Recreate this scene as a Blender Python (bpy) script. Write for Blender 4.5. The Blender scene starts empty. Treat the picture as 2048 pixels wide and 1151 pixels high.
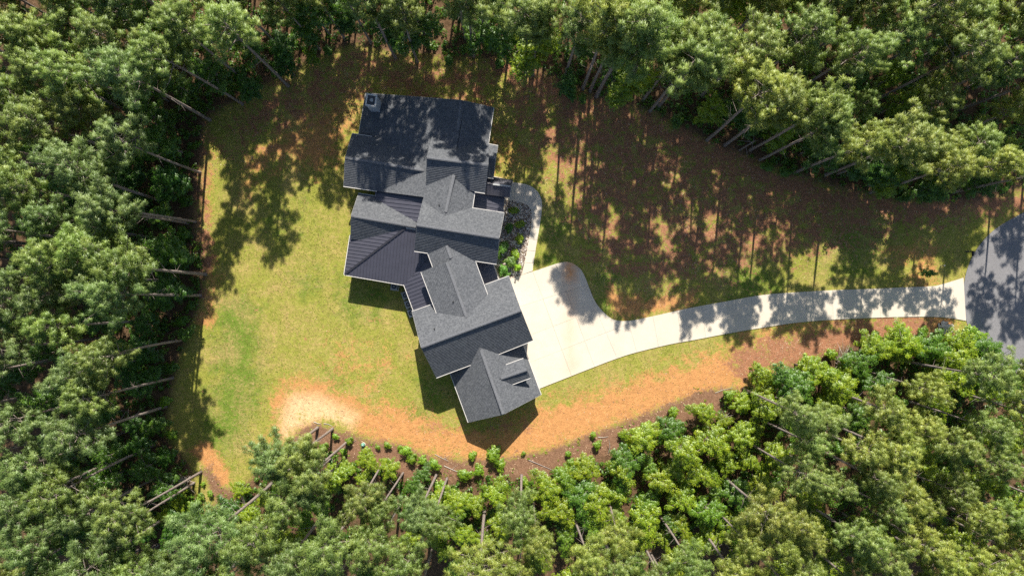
import bpy, math, random
import numpy as np
from mathutils import Vector
R = math.radians
random.seed(7)
rng = np.random.default_rng(11)
C = bpy.context.scene.collection
sc = bpy.context.scene

# ---------------------------------------------------------------- camera, sky, sun
H = 82.0            # drone height in metres
S = 0.06            # metres per photo pixel on the ground
CX, CY = 1024.0, 575.5
cam = bpy.data.cameras.new('drone_camera'); cam.sensor_width = 36.0
cam.lens = 36.0 * H / (2048 * S); cam.clip_end = 3000
co = bpy.data.objects.new('drone_camera', cam); co.location = (0, 0, H); C.objects.link(co)
sc.camera = co
world = bpy.data.worlds.new("World"); sc.world = world; world.use_nodes = True
nt = world.node_tree
bg = nt.nodes['Background']; sky = nt.nodes.new('ShaderNodeTexSky'); sky.sky_type = 'NISHITA'
SUN_EL, SUN_ROT = R(45), R(5)
sky.sun_disc = False; sky.sun_elevation = SUN_EL; sky.sun_rotation = SUN_ROT
nt.links.new(sky.outputs[0], bg.inputs[0]); bg.inputs[1].default_value = 0.088
sl = bpy.data.lights.new('sun', 'SUN'); sl.energy = 5.0; sl.angle = R(0.5); sl.color = (1.0, 0.93, 0.82)
so = bpy.data.objects.new('sun', sl); C.objects.link(so)
sdir = Vector((-math.sin(SUN_ROT) * math.cos(SUN_EL), -math.cos(SUN_ROT) * math.cos(SUN_EL), -math.sin(SUN_EL)))
so.rotation_euler = sdir.to_track_quat('-Z', 'Y').to_euler(); so.location = (0, 0, 120)
sc.view_settings.view_transform = 'Standard'; sc.view_settings.look = 'None'
sc.view_settings.gamma = 1; sc.view_settings.exposure = 1.0; sc.view_settings.use_curve_mapping = False
sc.render.engine = 'CYCLES'
sc.cycles.max_bounces = 5; sc.cycles.diffuse_bounces = 3; sc.cycles.glossy_bounces = 2
sc.cycles.transmission_bounces = 3; sc.cycles.transparent_max_bounces = 4
sc.cycles.sample_clamp_indirect = 4; sc.cycles.use_denoising = False; sc.cycles.denoiser = 'OPENIMAGEDENOISE'
sc.render.film_transparent = False

# ---------------------------------------------------------------- helpers
def P(px, py, z=0.0):
    f = S * (1 - z / H)
    return Vector(((px - CX) * f, -(py - CY) * f, z))
def pix(v):
    f = S * (1 - v[2] / H)
    return (v[0] / f + CX, CY - v[1] / f)
def tag(o, label=None, cat=None, group=None, kind=None):
    if label: o['label'] = label
    if cat: o['category'] = cat
    if group: o['group'] = group
    if kind: o['kind'] = kind
    return o
def empty(name, loc, label=None, cat=None, group=None, rz=0):
    o = bpy.data.objects.new(name, None); C.objects.link(o); o.location = loc; o.rotation_euler[2] = rz
    o.empty_display_size = 0.3
    return tag(o, label, cat, group)
class MB:
    """collects faces (any n-gon), becomes one mesh object"""
    def __init__(s): s.v = []; s.f = []
    def add(s, vs, fs):
        n = len(s.v); s.v += [tuple(v) for v in vs]; s.f += [tuple(i + n for i in f) for f in fs]
    def box(s, c, ax, ay, az):      # centre and three half-axis vectors
        c = Vector(c); ax, ay, az = Vector(ax), Vector(ay), Vector(az)
        vs = [c + sx * ax + sy * ay + sz * az for sz in (-1, 1) for sy in (-1, 1) for sx in (-1, 1)]
        s.add(vs, [(0, 2, 3, 1), (4, 5, 7, 6), (0, 1, 5, 4), (2, 6, 7, 3), (0, 4, 6, 2), (1, 3, 7, 5)])
    def prism(s, poly, zt, zb):     # plan polygon (Vector list), flat
        n = len(poly)
        vs = [(p[0], p[1], zt) for p in poly] + [(p[0], p[1], zb) for p in poly]
        s.add(vs, [tuple(range(n)), tuple(range(2 * n - 1, n - 1, -1))] + [(i + n, (i + 1) % n + n, (i + 1) % n, i) for i in range(n)])
    def bar(s, a, b, w, h, off=0.0):       # box along a-b, width w, height h; top offset off
        a, b = Vector(a), Vector(b); d = (b - a); L = d.length
        if L < 1e-6: return
        d /= L; side = d.cross(Vector((0, 0, 1)))
        side = side.normalized() if side.length > 1e-4 else Vector((1, 0, 0))
        up = side.cross(d).normalized()
        s.box((a + b) / 2 + up * off, d * L / 2, side * w / 2, up * h / 2)
    def tube(s, pts, rads, n=6, cap=True):
        base = len(s.v); pts = [Vector(p) for p in pts]
        for i, p in enumerate(pts):
            t = (pts[min(i + 1, len(pts) - 1)] - pts[max(i - 1, 0)]).normalized()
            a = t.cross(Vector((0.31, 0.95, 0.02))).normalized(); b = t.cross(a)
            for k in range(n):
                q = 2 * math.pi * k / n
                s.v.append(tuple(p + (a * math.cos(q) + b * math.sin(q)) * rads[i]))
        for i in range(len(pts) - 1):
            for k in range(n):
                s.f.append((base + i * n + k, base + i * n + (k + 1) % n, base + (i + 1) * n + (k + 1) % n, base + (i + 1) * n + k))
        if cap:
            s.f.append(tuple(base + k for k in range(n))[::-1])
            s.f.append(tuple(base + (len(pts) - 1) * n + k for k in range(n)))
    def lathe(s, prof, n=12, c=(0, 0, 0)):
        base = len(s.v)
        for r, z in prof:
            for k in range(n):
                q = 2 * math.pi * k / n
                s.v.append((c[0] + r * math.cos(q), c[1] + r * math.sin(q), c[2] + z))
        for i in range(len(prof) - 1):
            for k in range(n):
                s.f.append((base + i * n + k, base + i * n + (k + 1) % n, base + (i + 1) * n + (k + 1) % n, base + (i + 1) * n + k))
        s.f.append(tuple(base + (len(prof) - 1) * n + k for k in range(n)))
    def mesh(s, name, m, smooth=False):
        me = bpy.data.meshes.new(name); me.from_pydata(s.v, [], s.f); me.materials.append(m)
        if smooth: me.polygons.foreach_set('use_smooth', [True] * len(me.polygons))
        me.update(); return me
    def build(s, name, m, parent=None, smooth=False):
        return link(name, s.mesh(name, m, smooth), parent)
def link(name, me, parent=None, loc=None):
    o = bpy.data.objects.new(name, me); C.objects.link(o)
    if parent is not None:
        o.parent = parent
    if loc is not None: o.location = loc
    return o
def puff(V, T, cc, axis, w=(.75, .35, .45)):
    '''wind every blade to face outwards from its clump and give it the clump's rounded normal'''
    d = V - cc; d /= np.linalg.norm(d, axis=1, keepdims=True) + 1e-6
    o = V - axis; o /= np.linalg.norm(o, axis=1, keepdims=True) + 1e-6
    N = d * w[0] + o * w[1] + np.array([0, 0, w[2]]); N /= np.linalg.norm(N, axis=1, keepdims=True) + 1e-6
    g = np.cross(V[T[:, 1]] - V[T[:, 0]], V[T[:, 2]] - V[T[:, 0]])
    flip = (g * (N[T].mean(1) + np.array([0, 0, .4]))).sum(1) < 0
    T = T.copy(); T[flip] = T[flip][:, ::-1]
    return T, N
def tri_mesh(name, verts, tris, m, fcol=None, nrm=None):
    me = bpy.data.meshes.new(name)
    me.vertices.add(len(verts)); me.vertices.foreach_set('co', np.asarray(verts, np.float32).ravel())
    n = len(tris)
    me.loops.add(3 * n); me.loops.foreach_set('vertex_index', np.asarray(tris, np.int32).ravel())
    me.polygons.add(n); me.polygons.foreach_set('loop_start', np.arange(0, 3 * n, 3, dtype=np.int32))
    me.polygons.foreach_set('loop_total', np.full(n, 3, np.int32))
    if fcol is not None:
        a = me.attributes.new('tone', 'FLOAT', 'FACE'); a.data.foreach_set('value', np.asarray(fcol, np.float32))
    me.update(calc_edges=True); me.materials.append(m)
    if nrm is not None:
        me.polygons.foreach_set('use_smooth', np.ones(n, bool)); me.normals_split_custom_set_from_vertices(nrm.astype(np.float32))
    return me
def clip(poly, n, d, attr=None):     # keep points with n.p <= d  (2D or 3D points)
    out = []
    for i in range(len(poly)):
        a, b = poly[i], poly[(i + 1) % len(poly)]
        da, db = n[0] * a[0] + n[1] * a[1] - d, n[0] * b[0] + n[1] * b[1] - d
        if da <= 0: out.append(a)
        if (da < 0 < db) or (db < 0 < da):
            t = da / (da - db); out.append(a + (b - a) * t)
    return out

# ---------------------------------------------------------------- materials
class Nodes:
    def __init__(s, name):
        s.m = bpy.data.materials.new(name); s.m.use_nodes = True; s.t = s.m.node_tree
        s.b = s.t.nodes['Principled BSDF']; s.out = s.t.nodes['Material Output']
    def n(s, typ, **kw):
        o = s.t.nodes.new(typ)
        for k, v in kw.items():
            if k.startswith('i_'): o.inputs[k[2:].replace('_', ' ')].default_value = v
            else: setattr(o, k, v)
        return o
    def l(s, a, b): s.t.links.new(a, b)
    def noise(s, vec, scale, detail=4, rough=0.6, dist=0.0):
        o = s.n('ShaderNodeTexNoise'); o.inputs['Scale'].default_value = scale; o.inputs['Detail'].default_value = detail
        o.inputs['Roughness'].default_value = rough; o.inputs['Distortion'].default_value = dist
        if vec is not None: s.l(vec, o.inputs['Vector'])
        return o.outputs['Fac']
    def ramp(s, fac, stops):
        o = s.n('ShaderNodeValToRGB'); e = o.color_ramp.elements
        while len(e) < len(stops): e.new(0.5)
        for x, (p, c) in zip(e, stops):
            x.position = p; x.color = (*c, 1) if not isinstance(c, (int, float)) else (c, c, c, 1)
        s.l(fac, o.inputs[0]); return o.outputs[0]
    def mix(s, f, a, b, typ='MIX'):
        o = s.n('ShaderNodeMix', data_type='RGBA', blend_type=typ)
        for k, v in ((0, f), (6, a), (7, b)):
            if hasattr(v, 'links'): s.l(v, o.inputs[k])
            else: o.inputs[k].default_value = v if k == 0 else ((*v, 1) if len(v) == 3 else v)
        return o.outputs[2]
    def math(s, op, a, b=0.0, c=0.0, cl=False):
        o = s.n('ShaderNodeMath', operation=op); o.use_clamp = cl
        for k, v in enumerate((a, b, c)):
            if hasattr(v, 'links'): s.l(v, o.inputs[k])
            else: o.inputs[k].default_value = v
        return o.outputs[0]
    def bump(s, h, strength=0.4, dist=0.05):
        o = s.n('ShaderNodeBump'); o.inputs['Strength'].default_value = strength; o.inputs['Distance'].default_value = dist
        s.l(h, o.inputs['Height']); s.l(o.outputs[0], s.b.inputs['Normal'])
    def pos(s): return s.n('ShaderNodeNewGeometry').outputs['Position']

def simple(name, col, rough=0.7, var=0.15, scale=3.0, metal=0.0, spec=0.3, bump=0.0):
    k = Nodes(name); p = k.pos(); f = k.noise(p, scale, 5)
    a = tuple(c * (1 - var) for c in col); b = tuple(min(1, c * (1 + var)) for c in col)
    k.l(k.ramp(f, [(0.3, a), (0.7, b)]), k.b.inputs['Base Color'])
    k.b.inputs['Roughness'].default_value = rough; k.b.inputs['Metallic'].default_value = metal
    k.b.inputs['Specular IOR Level'].default_value = spec
    if bump: k.bump(k.noise(p, scale * 6, 5), bump, 0.03)
    return k.m

def shingle_mat():
    k = Nodes('asphalt_shingle'); p = k.pos()
    v = k.n('ShaderNodeTexVoronoi', feature='F1'); v.inputs['Scale'].default_value = 8; k.l(p, v.inputs['Vector'])
    cell = k.n('ShaderNodeSeparateColor'); k.l(v.outputs['Color'], cell.inputs[0])
    grain = k.noise(p, 14, 3, 0.8); big = k.noise(p, 0.5, 4)
    t = k.math('ADD', k.math('MULTIPLY', cell.outputs[0], 0.5), k.math('MULTIPLY', grain, 0.5))
    c = k.ramp(t, [(0.2, (0.058, 0.063, 0.071)), (0.5, (0.084, 0.090, 0.099)), (0.8, (0.120, 0.127, 0.137))])
    c = k.mix(0.35, c, k.ramp(big, [(0.3, (0.75, 0.75, 0.77)), (0.7, (1.12, 1.1, 1.08))]), 'MULTIPLY')
    k.l(c, k.b.inputs['Base Color']); k.b.inputs['Roughness'].default_value = 0.9
    k.b.inputs['Specular IOR Level'].default_value = 0.2
    k.bump(k.noise(p, 40, 3, 0.7), 0.3, 0.02)
    return k.m
M_SH = shingle_mat()
M_CAP = simple('ridge_cap_shingle', (0.115, 0.12, 0.13), 0.9, 0.3, 9, bump=0.3)
M_METAL = simple('dark_standing_seam_metal', (0.050, 0.050, 0.066), 0.42, 0.1, 1.2, 0.0, 0.55)
M_SEAM = simple('metal_seam', (0.02, 0.02, 0.026), 0.45, 0.1, 1.2, 0.0, 0.5)
M_WHITE = simple('white_painted_trim', (0.48, 0.465, 0.44), 0.5, 0.05, 2)
M_WALL = simple('painted_brick_wall', (0.62, 0.60, 0.56), 0.8, 0.08, 4, bump=0.3)
M_GLASS = simple('window_glass', (0.03, 0.04, 0.05), 0.08, 0.05, 1, 0, 0.8)
M_BLACK = simple('black_metal', (0.02, 0.02, 0.022), 0.5, 0.1, 4)
M_GREY = simple('grey_painted_steel', (0.30, 0.31, 0.31), 0.55, 0.1, 4)
M_SOFFIT = simple('soffit', (0.55, 0.54, 0.52), 0.8, 0.05)
M_TEAL = simple('green_plastic', (0.10, 0.26, 0.20), 0.45, 0.1, 5)
M_ROCK = simple('pale_field_stone', (0.42, 0.38, 0.33), 0.9, 0.3, 2.5, bump=0.5)
M_DEAD = simple('bleached_dead_wood', (0.34, 0.30, 0.26), 0.9, 0.25, 6)
M_CHIM = simple('chimney_siding', (0.50, 0.50, 0.52), 0.7, 0.08, 4)

def concrete_mat(name='driveway_concrete', base=(0.49, 0.44, 0.365), rust=True):
    k = Nodes(name); p = k.pos()
    f = k.noise(p, 0.35, 6, 0.6); g = k.noise(p, 6, 5, 0.7)
    c = k.ramp(f, [(0.3, tuple(x * 0.92 for x in base)), (0.7, tuple(x * 1.05 for x in base))])
    c = k.mix(0.25, c, k.ramp(g, [(0.3, 0.82), (0.7, 1.1)]), 'MULTIPLY')
    oi = k.n('ShaderNodeObjectInfo')
    c = k.mix(0.5, c, k.ramp(oi.outputs['Random'], [(0.0, (0.93, 0.92, 0.9)), (1.0, (1.04, 1.03, 1.02))]), 'MULTIPLY')
    if rust:   # clay washed across the pad from the rounded corner
        sx = k.n('ShaderNodeSeparateXYZ'); k.l(p, sx.inputs[0])
        # along x + small tilt
        n1 = k.noise(p, 0.5, 5, 0.6)
        line = k.math('ADD', sx.outputs[0], k.math('MULTIPLY', n1, 1.6))
        line = k.math('SUBTRACT', line, 7.8)
        w = k.math('SUBTRACT', 1.0, k.math('MULTIPLY', k.math('ABSOLUTE', line), 0.75), cl=True)
        y1 = k.math('MULTIPLY', k.math('ADD', sx.outputs[1], 12.0), 0.35, cl=True)
        y2 = k.math('MULTIPLY', k.math('ADD', sx.outputs[1], -0.3), 0.9, cl=True)
        w = k.math('MULTIPLY', k.math('MULTIPLY', w, y1), k.math('ADD', 0.28, k.math('MULTIPLY', y2, 0.72)))
        w = k.math('MULTIPLY', w, k.math('ADD', 0.4, k.math('MULTIPLY', k.noise(p, 2.2, 4), 1.0)), cl=True)
        c = k.mix(w, c, (0.50, 0.25, 0.11))
        c = k.mix(k.math('MULTIPLY', k.math('SUBTRACT', k.noise(p, 0.9, 6, 0.7, 1.0), 0.56), 2.2, cl=True), c, (0.40, 0.34, 0.26))
    k.l(c, k.b.inputs['Base Color']); k.b.inputs['Roughness'].default_value = 0.85
    k.b.inputs['Specular IOR Level'].default_value = 0.2
    k.bump(g, 0.15, 0.01); return k.m
M_CONC = concrete_mat()
M_WALK = concrete_mat('sidewalk_concrete', (0.485, 0.44, 0.37), False)
def asphalt_mat():
    k = Nodes('road_asphalt'); p = k.pos()
    g = k.noise(p, 9, 5, 0.8); f = k.noise(p, 0.3, 5)
    c = k.ramp(g, [(0.3, (0.10, 0.098, 0.102)), (0.7, (0.20, 0.197, 0.203))])
    c = k.mix(0.5, c, k.ramp(f, [(0.3, 0.85), (0.7, 1.12)]), 'MULTIPLY')
    k.l(c, k.b.inputs['Base Color']); k.b.inputs['Roughness'].default_value = 0.9
    k.bump(g, 0.4, 0.02); return k.m
M_ROAD = asphalt_mat()

def ground_mat():
    k = Nodes('yard_ground'); p = k.pos()
    at = k.n('ShaderNodeAttribute', attribute_name='zone')
    sp = k.n('ShaderNodeSeparateColor'); k.l(at.outputs['Color'], sp.inputs[0])
    dry, mulch, lush = sp.outputs[0], sp.outputs[1], sp.outputs[2]
    at2 = k.n('ShaderNodeAttribute', attribute_name='zone2')
    sp2 = k.n('ShaderNodeSeparateColor'); k.l(at2.outputs['Color'], sp2.inputs[0])
    litter, pale, inwood = sp2.outputs[0], sp2.outputs[1], sp2.outputs[2]
    n1 = k.noise(p, 0.16, 6, 0.6); n2 = k.noise(p, 0.7, 6, 0.65, 0.4); n3 = k.noise(p, 3.2, 6, 0.75)
    n4 = k.noise(p, 9.0, 5, 0.8); n5 = k.noise(p, 0.33, 5, 0.6, 0.6)
    # grass
    grass = k.ramp(n4, [(0.3, (0.115, 0.135, 0.02)), (0.5, (0.215, 0.23, 0.04)), (0.72, (0.40, 0.33, 0.09))])
    green = k.ramp(n4, [(0.3, (0.06, 0.11, 0.014)), (0.7, (0.17, 0.24, 0.035))])
    g1 = k.math('ADD', k.math('MULTIPLY', n2, 1.4), k.math('MULTIPLY', lush, 0.8))
    g1 = k.math('ADD', g1, k.math('MULTIPLY', n3, 0.8)); g1 = k.math('SUBTRACT', g1, 0.12)
    grass = k.mix(k.ramp(g1, [(0.52, 0.0), (0.78, 1.0)]) if False else k.math('MULTIPLY', k.math('SUBTRACT', g1, 1.15), 3.6, cl=True), grass, green)
    straw = k.ramp(n4, [(0.28, (0.24, 0.155, 0.065)), (0.5, (0.40, 0.27, 0.12)), (0.75, (0.52, 0.38, 0.19))])
    d1 = k.math('ADD', k.math('MULTIPLY', n3, 0.75), k.math('MULTIPLY', n5, 0.5))
    d1 = k.math('MULTIPLY', k.math('SUBTRACT', d1, 0.575), 4.5, cl=True)
    grass = k.mix(k.math('MULTIPLY', d1, 0.75), grass, straw)       # thin dead patches in the lawn
    # bare clay and dry straw
    clay = k.ramp(n4, [(0.25, (0.24, 0.105, 0.038)), (0.5, (0.44, 0.215, 0.082)), (0.75, (0.60, 0.345, 0.15))])
    palec = k.ramp(n4, [(0.25, (0.42, 0.27, 0.13)), (0.7, (0.68, 0.49, 0.28))])
    clay = k.mix(pale, clay, palec)
    clay = k.mix(k.math('MULTIPLY', k.math('SUBTRACT', k.noise(p, 1.6, 6, 0.75, 0.8), 0.55), 3.0, cl=True), clay, (0.24, 0.17, 0.06))
    dd = k.math('ADD', dry, k.math('MULTIPLY', k.math('SUBTRACT', n3, 0.5), 1.3))
    dd = k.math('ADD', dd, k.math('MULTIPLY', k.math('SUBTRACT', n2, 0.5), 1.6))
    dd = k.math('MULTIPLY', k.math('SUBTRACT', dd, 0.30), 2.6, cl=True)
    col = k.mix(dd, grass, clay)
    # fallen leaves and needles
    lit = k.ramp(n4, [(0.25, (0.12, 0.05, 0.028)), (0.5, (0.29, 0.135, 0.075)), (0.78, (0.42, 0.25, 0.15))])
    ll = k.math('ADD', litter, k.math('MULTIPLY', k.math('SUBTRACT', n3, 0.5), 1.8))
    ll = k.math('ADD', ll, k.math('MULTIPLY', k.math('SUBTRACT', n2, 0.5), 2.2))
    ll = k.math('MULTIPLY', k.math('SUBTRACT', ll, 0.38), 3.0, cl=True)
    col = k.mix(ll, col, lit)
    mul = k.ramp(k.math('ADD', k.math('MULTIPLY', n4, 0.6), k.math('MULTIPLY', n3, 0.4)), [(0.28, (0.06, 0.03, 0.018)), (0.5, (0.18, 0.10, 0.062)), (0.72, (0.36, 0.23, 0.15))])
    mm = k.math('ADD', mulch, k.math('MULTIPLY', k.math('SUBTRACT', n3, 0.5), 1.3))
    mm = k.math('ADD', mm, k.math('MULTIPLY', k.math('SUBTRACT', n2, 0.5), 0.8))
    mm = k.math('MULTIPLY', k.math('SUBTRACT', mm, 0.40), 4.0, cl=True)
    col = k.mix(mm, col, mul)
    floor = k.ramp(k.math('ADD', k.math('MULTIPLY', n4, 0.5), k.math('MULTIPLY', n3, 0.5)), [(0.3, (0.035, 0.024, 0.014)), (0.5, (0.10, 0.062, 0.035)), (0.7, (0.22, 0.14, 0.085))])
    col = k.mix(inwood, col, floor)
    col = k.mix(0.8, col, k.ramp(k.noise(p, 1.5, 7, 0.8), [(0.28, 0.58), (0.72, 1.32)]), 'MULTIPLY')
    k.l(col, k.b.inputs['Base Color']); k.b.inputs['Roughness'].default_value = 1.0
    k.b.inputs['Specular IOR Level'].default_value = 0.05
    k.bump(k.math('ADD', n3, n4), 0.7, 0.12); return k.m
M_GROUND = ground_mat()

def leaf_mat(name, lo, mid, hi, transl=0.35, hue_var=0.5):
    k = Nodes(name); k.t.nodes.remove(k.b)
    at = k.n('ShaderNodeAttribute', attribute_name='tone')
    oi = k.n('ShaderNodeObjectInfo')
    c = k.ramp(at.outputs['Fac'], [(0.0, lo), (0.5, mid), (1.0, hi)])
    c = k.mix(1.0, c, oi.outputs['Color'], 'MULTIPLY')
    d = k.n('ShaderNodeBsdfDiffuse'); t = k.n('ShaderNodeBsdfTranslucent'); g = k.n('ShaderNodeBsdfGlossy')
    g.inputs['Roughness'].default_value = 0.45
    g.inputs['Color'].default_value = (0.6, 0.65, 0.6, 1)
    k.l(c, d.inputs['Color']); k.l(k.mix(1.0, c, (1.25, 1.35, 0.55), 'MULTIPLY'), t.inputs['Color'])
    m1 = k.n('ShaderNodeMixShader'); m1.inputs[0].default_value = transl
    k.l(d.outputs[0], m1.inputs[1]); k.l(t.outputs[0], m1.inputs[2])
    m2 = k.n('ShaderNodeMixShader'); m2.inputs[0].default_value = 0.05
    k.l(m1.outputs[0], m2.inputs[1]); k.l(g.outputs[0], m2.inputs[2]); k.l(m2.outputs[0], k.out.inputs[0])
    return k.m
M_NEEDLE = leaf_mat('pine_needles', (0.110, 0.160, 0.040), (0.200, 0.255, 0.070), (0.310, 0.345, 0.105), 0.40)
M_LEAF = leaf_mat('broad_leaves', (0.050, 0.115, 0.010), (0.110, 0.200, 0.020), (0.200, 0.290, 0.032), 0.5)
def bark_mat():
    k = Nodes('pine_bark'); p = k.pos()
    f = k.noise(p, 5, 5, 0.75, 0.5); g = k.noise(p, 0.8, 3)
    c = k.ramp(f, [(0.3, (0.09, 0.072, 0.062)), (0.5, (0.21, 0.17, 0.15)), (0.75, (0.36, 0.31, 0.285))])
    k.l(c, k.b.inputs['Base Color']); k.b.inputs['Roughness'].default_value = 0.95
    k.bump(f, 0.8, 0.04); return k.m
M_BARK = bark_mat()

# ---------------------------------------------------------------- ground sheet with its soil zones
def seg_dist(X, Y, pts, closed=False):
    d = np.full(X.shape, 1e9); n = len(pts)
    for i in range(n if closed else n - 1):
        ax, ay = pts[i]; bx, by = pts[(i + 1) % n]
        vx, vy = bx - ax, by - ay; L = vx * vx + vy * vy + 1e-9
        t = np.clip(((X - ax) * vx + (Y - ay) * vy) / L, 0, 1)
        d = np.minimum(d, np.hypot(X - ax - t * vx, Y - ay - t * vy))
    return d
def inside(X, Y, pts):
    r = np.zeros(X.shape, bool); n = len(pts)
    for i in range(n):
        x1, y1 = pts[i]; x2, y2 = pts[(i + 1) % n]
        c = ((y1 > Y) != (y2 > Y)) & (X < (x2 - x1) * (Y - y1) / (y2 - y1 + 1e-12) + x1)
        r ^= c
    return r
def sdf(X, Y, pts):
    d = seg_dist(X, Y, pts, True); return np.where(inside(X, Y, pts), -d, d)
def soft(X, Y, pts, w):   # 1 inside, 0 outside, w px soft edge
    return np.clip(0.5 - sdf(X, Y, pts) / w, 0, 1)
CLEARING = [(408, 235), (470, 200), (560, 150), (640, 110), (700, 88), (800, 104), (900, 112), (1000, 118), (1070, 140), (1160, 176),
            (1240, 205), (1310, 222), (1400, 272), (1480, 305), (1600, 350), (1700, 378), (1800, 396), (1900, 400), (1990, 395), (2080, 360),
            (2400, 300), (2400, 860), (2080, 840), (2000, 760), (1948, 690), (1900, 662), (1800, 676), (1700, 690), (1650, 712),
            (1560, 740), (1500, 775), (1430, 825), (1330, 860), (1250, 900), (1150, 930), (1060, 955), (980, 950), (900, 965), (800, 955),
            (740, 930), (700, 915), (640, 900), (590, 905), (540, 925), (500, 960), (450, 1010), (420, 1045), (385, 985), (380, 930),
            (325, 870), (340, 790), (355, 720), (380, 650), (402, 590), (408, 520), (385, 440), (395, 340)]
xs = np.concatenate([np.linspace(-900, -72, 14)[:-1], np.arange(-72, 72.01, 0.45), np.linspace(72, 900, 14)[1:]])
ys = np.concatenate([np.linspace(-900, -44, 14)[:-1], np.arange(-44, 44.01, 0.45), np.linspace(44, 900, 14)[1:]])
GX, GY = np.meshgrid(xs, ys); PX = GX / S + CX; PY = CY - GY / S
woods = 1 - soft(PX, PY, CLEARING, 26)
MULCH = [(x_, y_ + 7) for x_, y_ in [(556, 905), (572, 880), (600, 853), (635, 840), (690, 855), (740, 872), (800, 880), (860, 903), (920, 913), (980, 913), (1040, 903),
         (1100, 890), (1160, 868), (1220, 845), (1290, 818), (1360, 788), (1420, 768), (1470, 765), (1520, 800), (1500, 1300), (450, 1300), (450, 1040), (400, 930), (425, 925), (440, 960), (500, 985)]]
DRY = [(560, 810), (585, 785), (640, 788), (720, 830), (790, 840), (860, 862), (920, 880), (990, 880), (1040, 858), (1100, 836), (1200, 810),
       (1300, 778), (1400, 745), (1450, 722), (1490, 700), (1600, 668), (1720, 655), (1850, 645), (1900, 645), (1900, 700), (1700, 720), (1500, 790), (1300, 840),
       (1100, 915), (980, 930), (860, 925), (740, 885), (660, 850), (600, 860), (560, 900)]
PALE = [(560, 830), (585, 788), (640, 792), (715, 830), (700, 862), (640, 845), (595, 860), (566, 890)]
mulch = np.maximum(soft(PX, PY, MULCH, 40), woods)
dry = soft(PX, PY + 18, DRY, 105) * 1.2
dry = np.maximum(dry, np.clip(1 - seg_dist(PX, PY, [(405, 900), (430, 930), (440, 960)]) / 34, 0, 1) * 1.1)
dry = np.maximum(dry, 0.66 * soft(PX, PY, [(470, 330), (560, 190), (640, 120), (760, 100), (740, 190), (690, 300), (640, 360), (560, 330), (480, 400)], 70))
dry = np.maximum(dry, 0.75 * np.clip(1 - seg_dist(PX, PY, [(412, 300), (400, 450), (420, 560), (410, 640)]) / 42, 0, 1))
dry = np.maximum(dry, 0.60 * np.clip(1 - seg_dist(PX, PY, [(1010, 300), (1110, 330), (1300, 300), (1370, 330), (1420, 420), (1500, 470)]) / 75, 0, 1))
dry = np.maximum(dry, 0.85 * np.clip(1 - seg_dist(PX, PY, [(1220, 590), (1290, 612), (1380, 596), (1240, 618)]) / 34, 0, 1))
dry = np.maximum(dry, 0.62 * np.clip(1 - seg_dist(PX, PY, [(1790, 510), (1850, 500), (1840, 560)]) / 60, 0, 1))
dry = np.maximum(dry, 0.36 * np.clip(1.3 - np.hypot((PX - 720) / 1.1, PY - 740) / 110, 0, 1))
lush = np.clip(1 - seg_dist(PX, PY, [(445, 870), (480, 760), (470, 640)]) / 90, 0, 1) * 0.8
for (a, b, r, v) in ((660, 770, 60, .5), (720, 600, 80, .55), (1195, 600, 34, 1.2), (1215, 560, 40, .9), (1100, 450, 50, 1.0), (1350, 515, 40, .9), (1110, 520, 50, .6), (1500, 570, 90, .7), (830, 850, 60, .8), (880, 780, 70, .7), (1150, 800, 60, .4), (560, 440, 90, .4), (620, 560, 60, .4), (1700, 480, 120, .6)):
    lush = np.maximum(lush, v * np.clip(1.2 - np.hypot(PX - a, PY - b) / r, 0, 1))
litter = 0.64 * soft(PX, PY, [(1000, 120), (1320, 230), (1650, 370), (1900, 400), (1900, 440), (1640, 520), (1480, 560), (1340, 590), (1230, 560), (1160, 520), (1110, 400), (1060, 300), (1000, 260)], 110)
litter = np.maximum(litter, 0.85 * np.clip(1 - seg_dist(PX, PY, [(1000, 130), (1160, 205), (1320, 262), (1500, 340), (1650, 395), (1800, 420), (2050, 400)]) / 70, 0, 1))
litter = np.maximum(litter, 0.55 * soft(PX, PY, [(560, 140), (700, 80), (1000, 110), (1010, 260), (720, 200), (600, 260), (450, 330), (430, 240)], 80))
litter = np.maximum(litter, 0.7 * np.clip(1 - seg_dist(PX, PY, [(405, 250), (395, 340), (392, 430), (408, 520), (395, 600)]) / 45, 0, 1))
litter = np.maximum(litter, 0.95 * np.clip(1.2 - seg_dist(PX, PY, [(1490, 725), (1560, 705), (1700, 675), (1830, 655)]) / 45, 0, 1))
litter = np.maximum(litter, 0.42 * np.clip(1 - seg_dist(PX, PY, [(860, 860), (900, 850), (1060, 850)]) / 30, 0, 1))
dry *= (1 - 0.6 * litter)
pale = soft(PX, PY, PALE, 30)
Z = np.zeros_like(GX) + woods * (np.sin(GX * .35 + 1) * np.cos(GY * .31) * .12)
nx, ny = len(xs), len(ys)
V = np.stack([GX, GY, Z], -1).reshape(-1, 3)
idx = np.arange(nx * ny).reshape(ny, nx)
q = np.stack([idx[:-1, :-1], idx[:-1, 1:], idx[1:, 1:], idx[1:, :-1]], -1).reshape(-1, 4)
me = bpy.data.meshes.new('ground')
me.vertices.add(len(V)); me.vertices.foreach_set('co', V.astype(np.float32).ravel())
me.loops.add(q.size); me.loops.foreach_set('vertex_index', q.astype(np.int32).ravel())
me.polygons.add(len(q)); me.polygons.foreach_set('loop_start', np.arange(0, q.size, 4, dtype=np.int32)); me.polygons.foreach_set('loop_total', np.full(len(q), 4, np.int32))
for nm, arrs in (('zone', (dry, mulch, lush)), ('zone2', (litter, pale, woods))):
    a = me.attributes.new(nm, 'FLOAT_COLOR', 'POINT')
    a.data.foreach_set('color', np.stack([*arrs, np.ones_like(dry)], -1).astype(np.float32).ravel())
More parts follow.
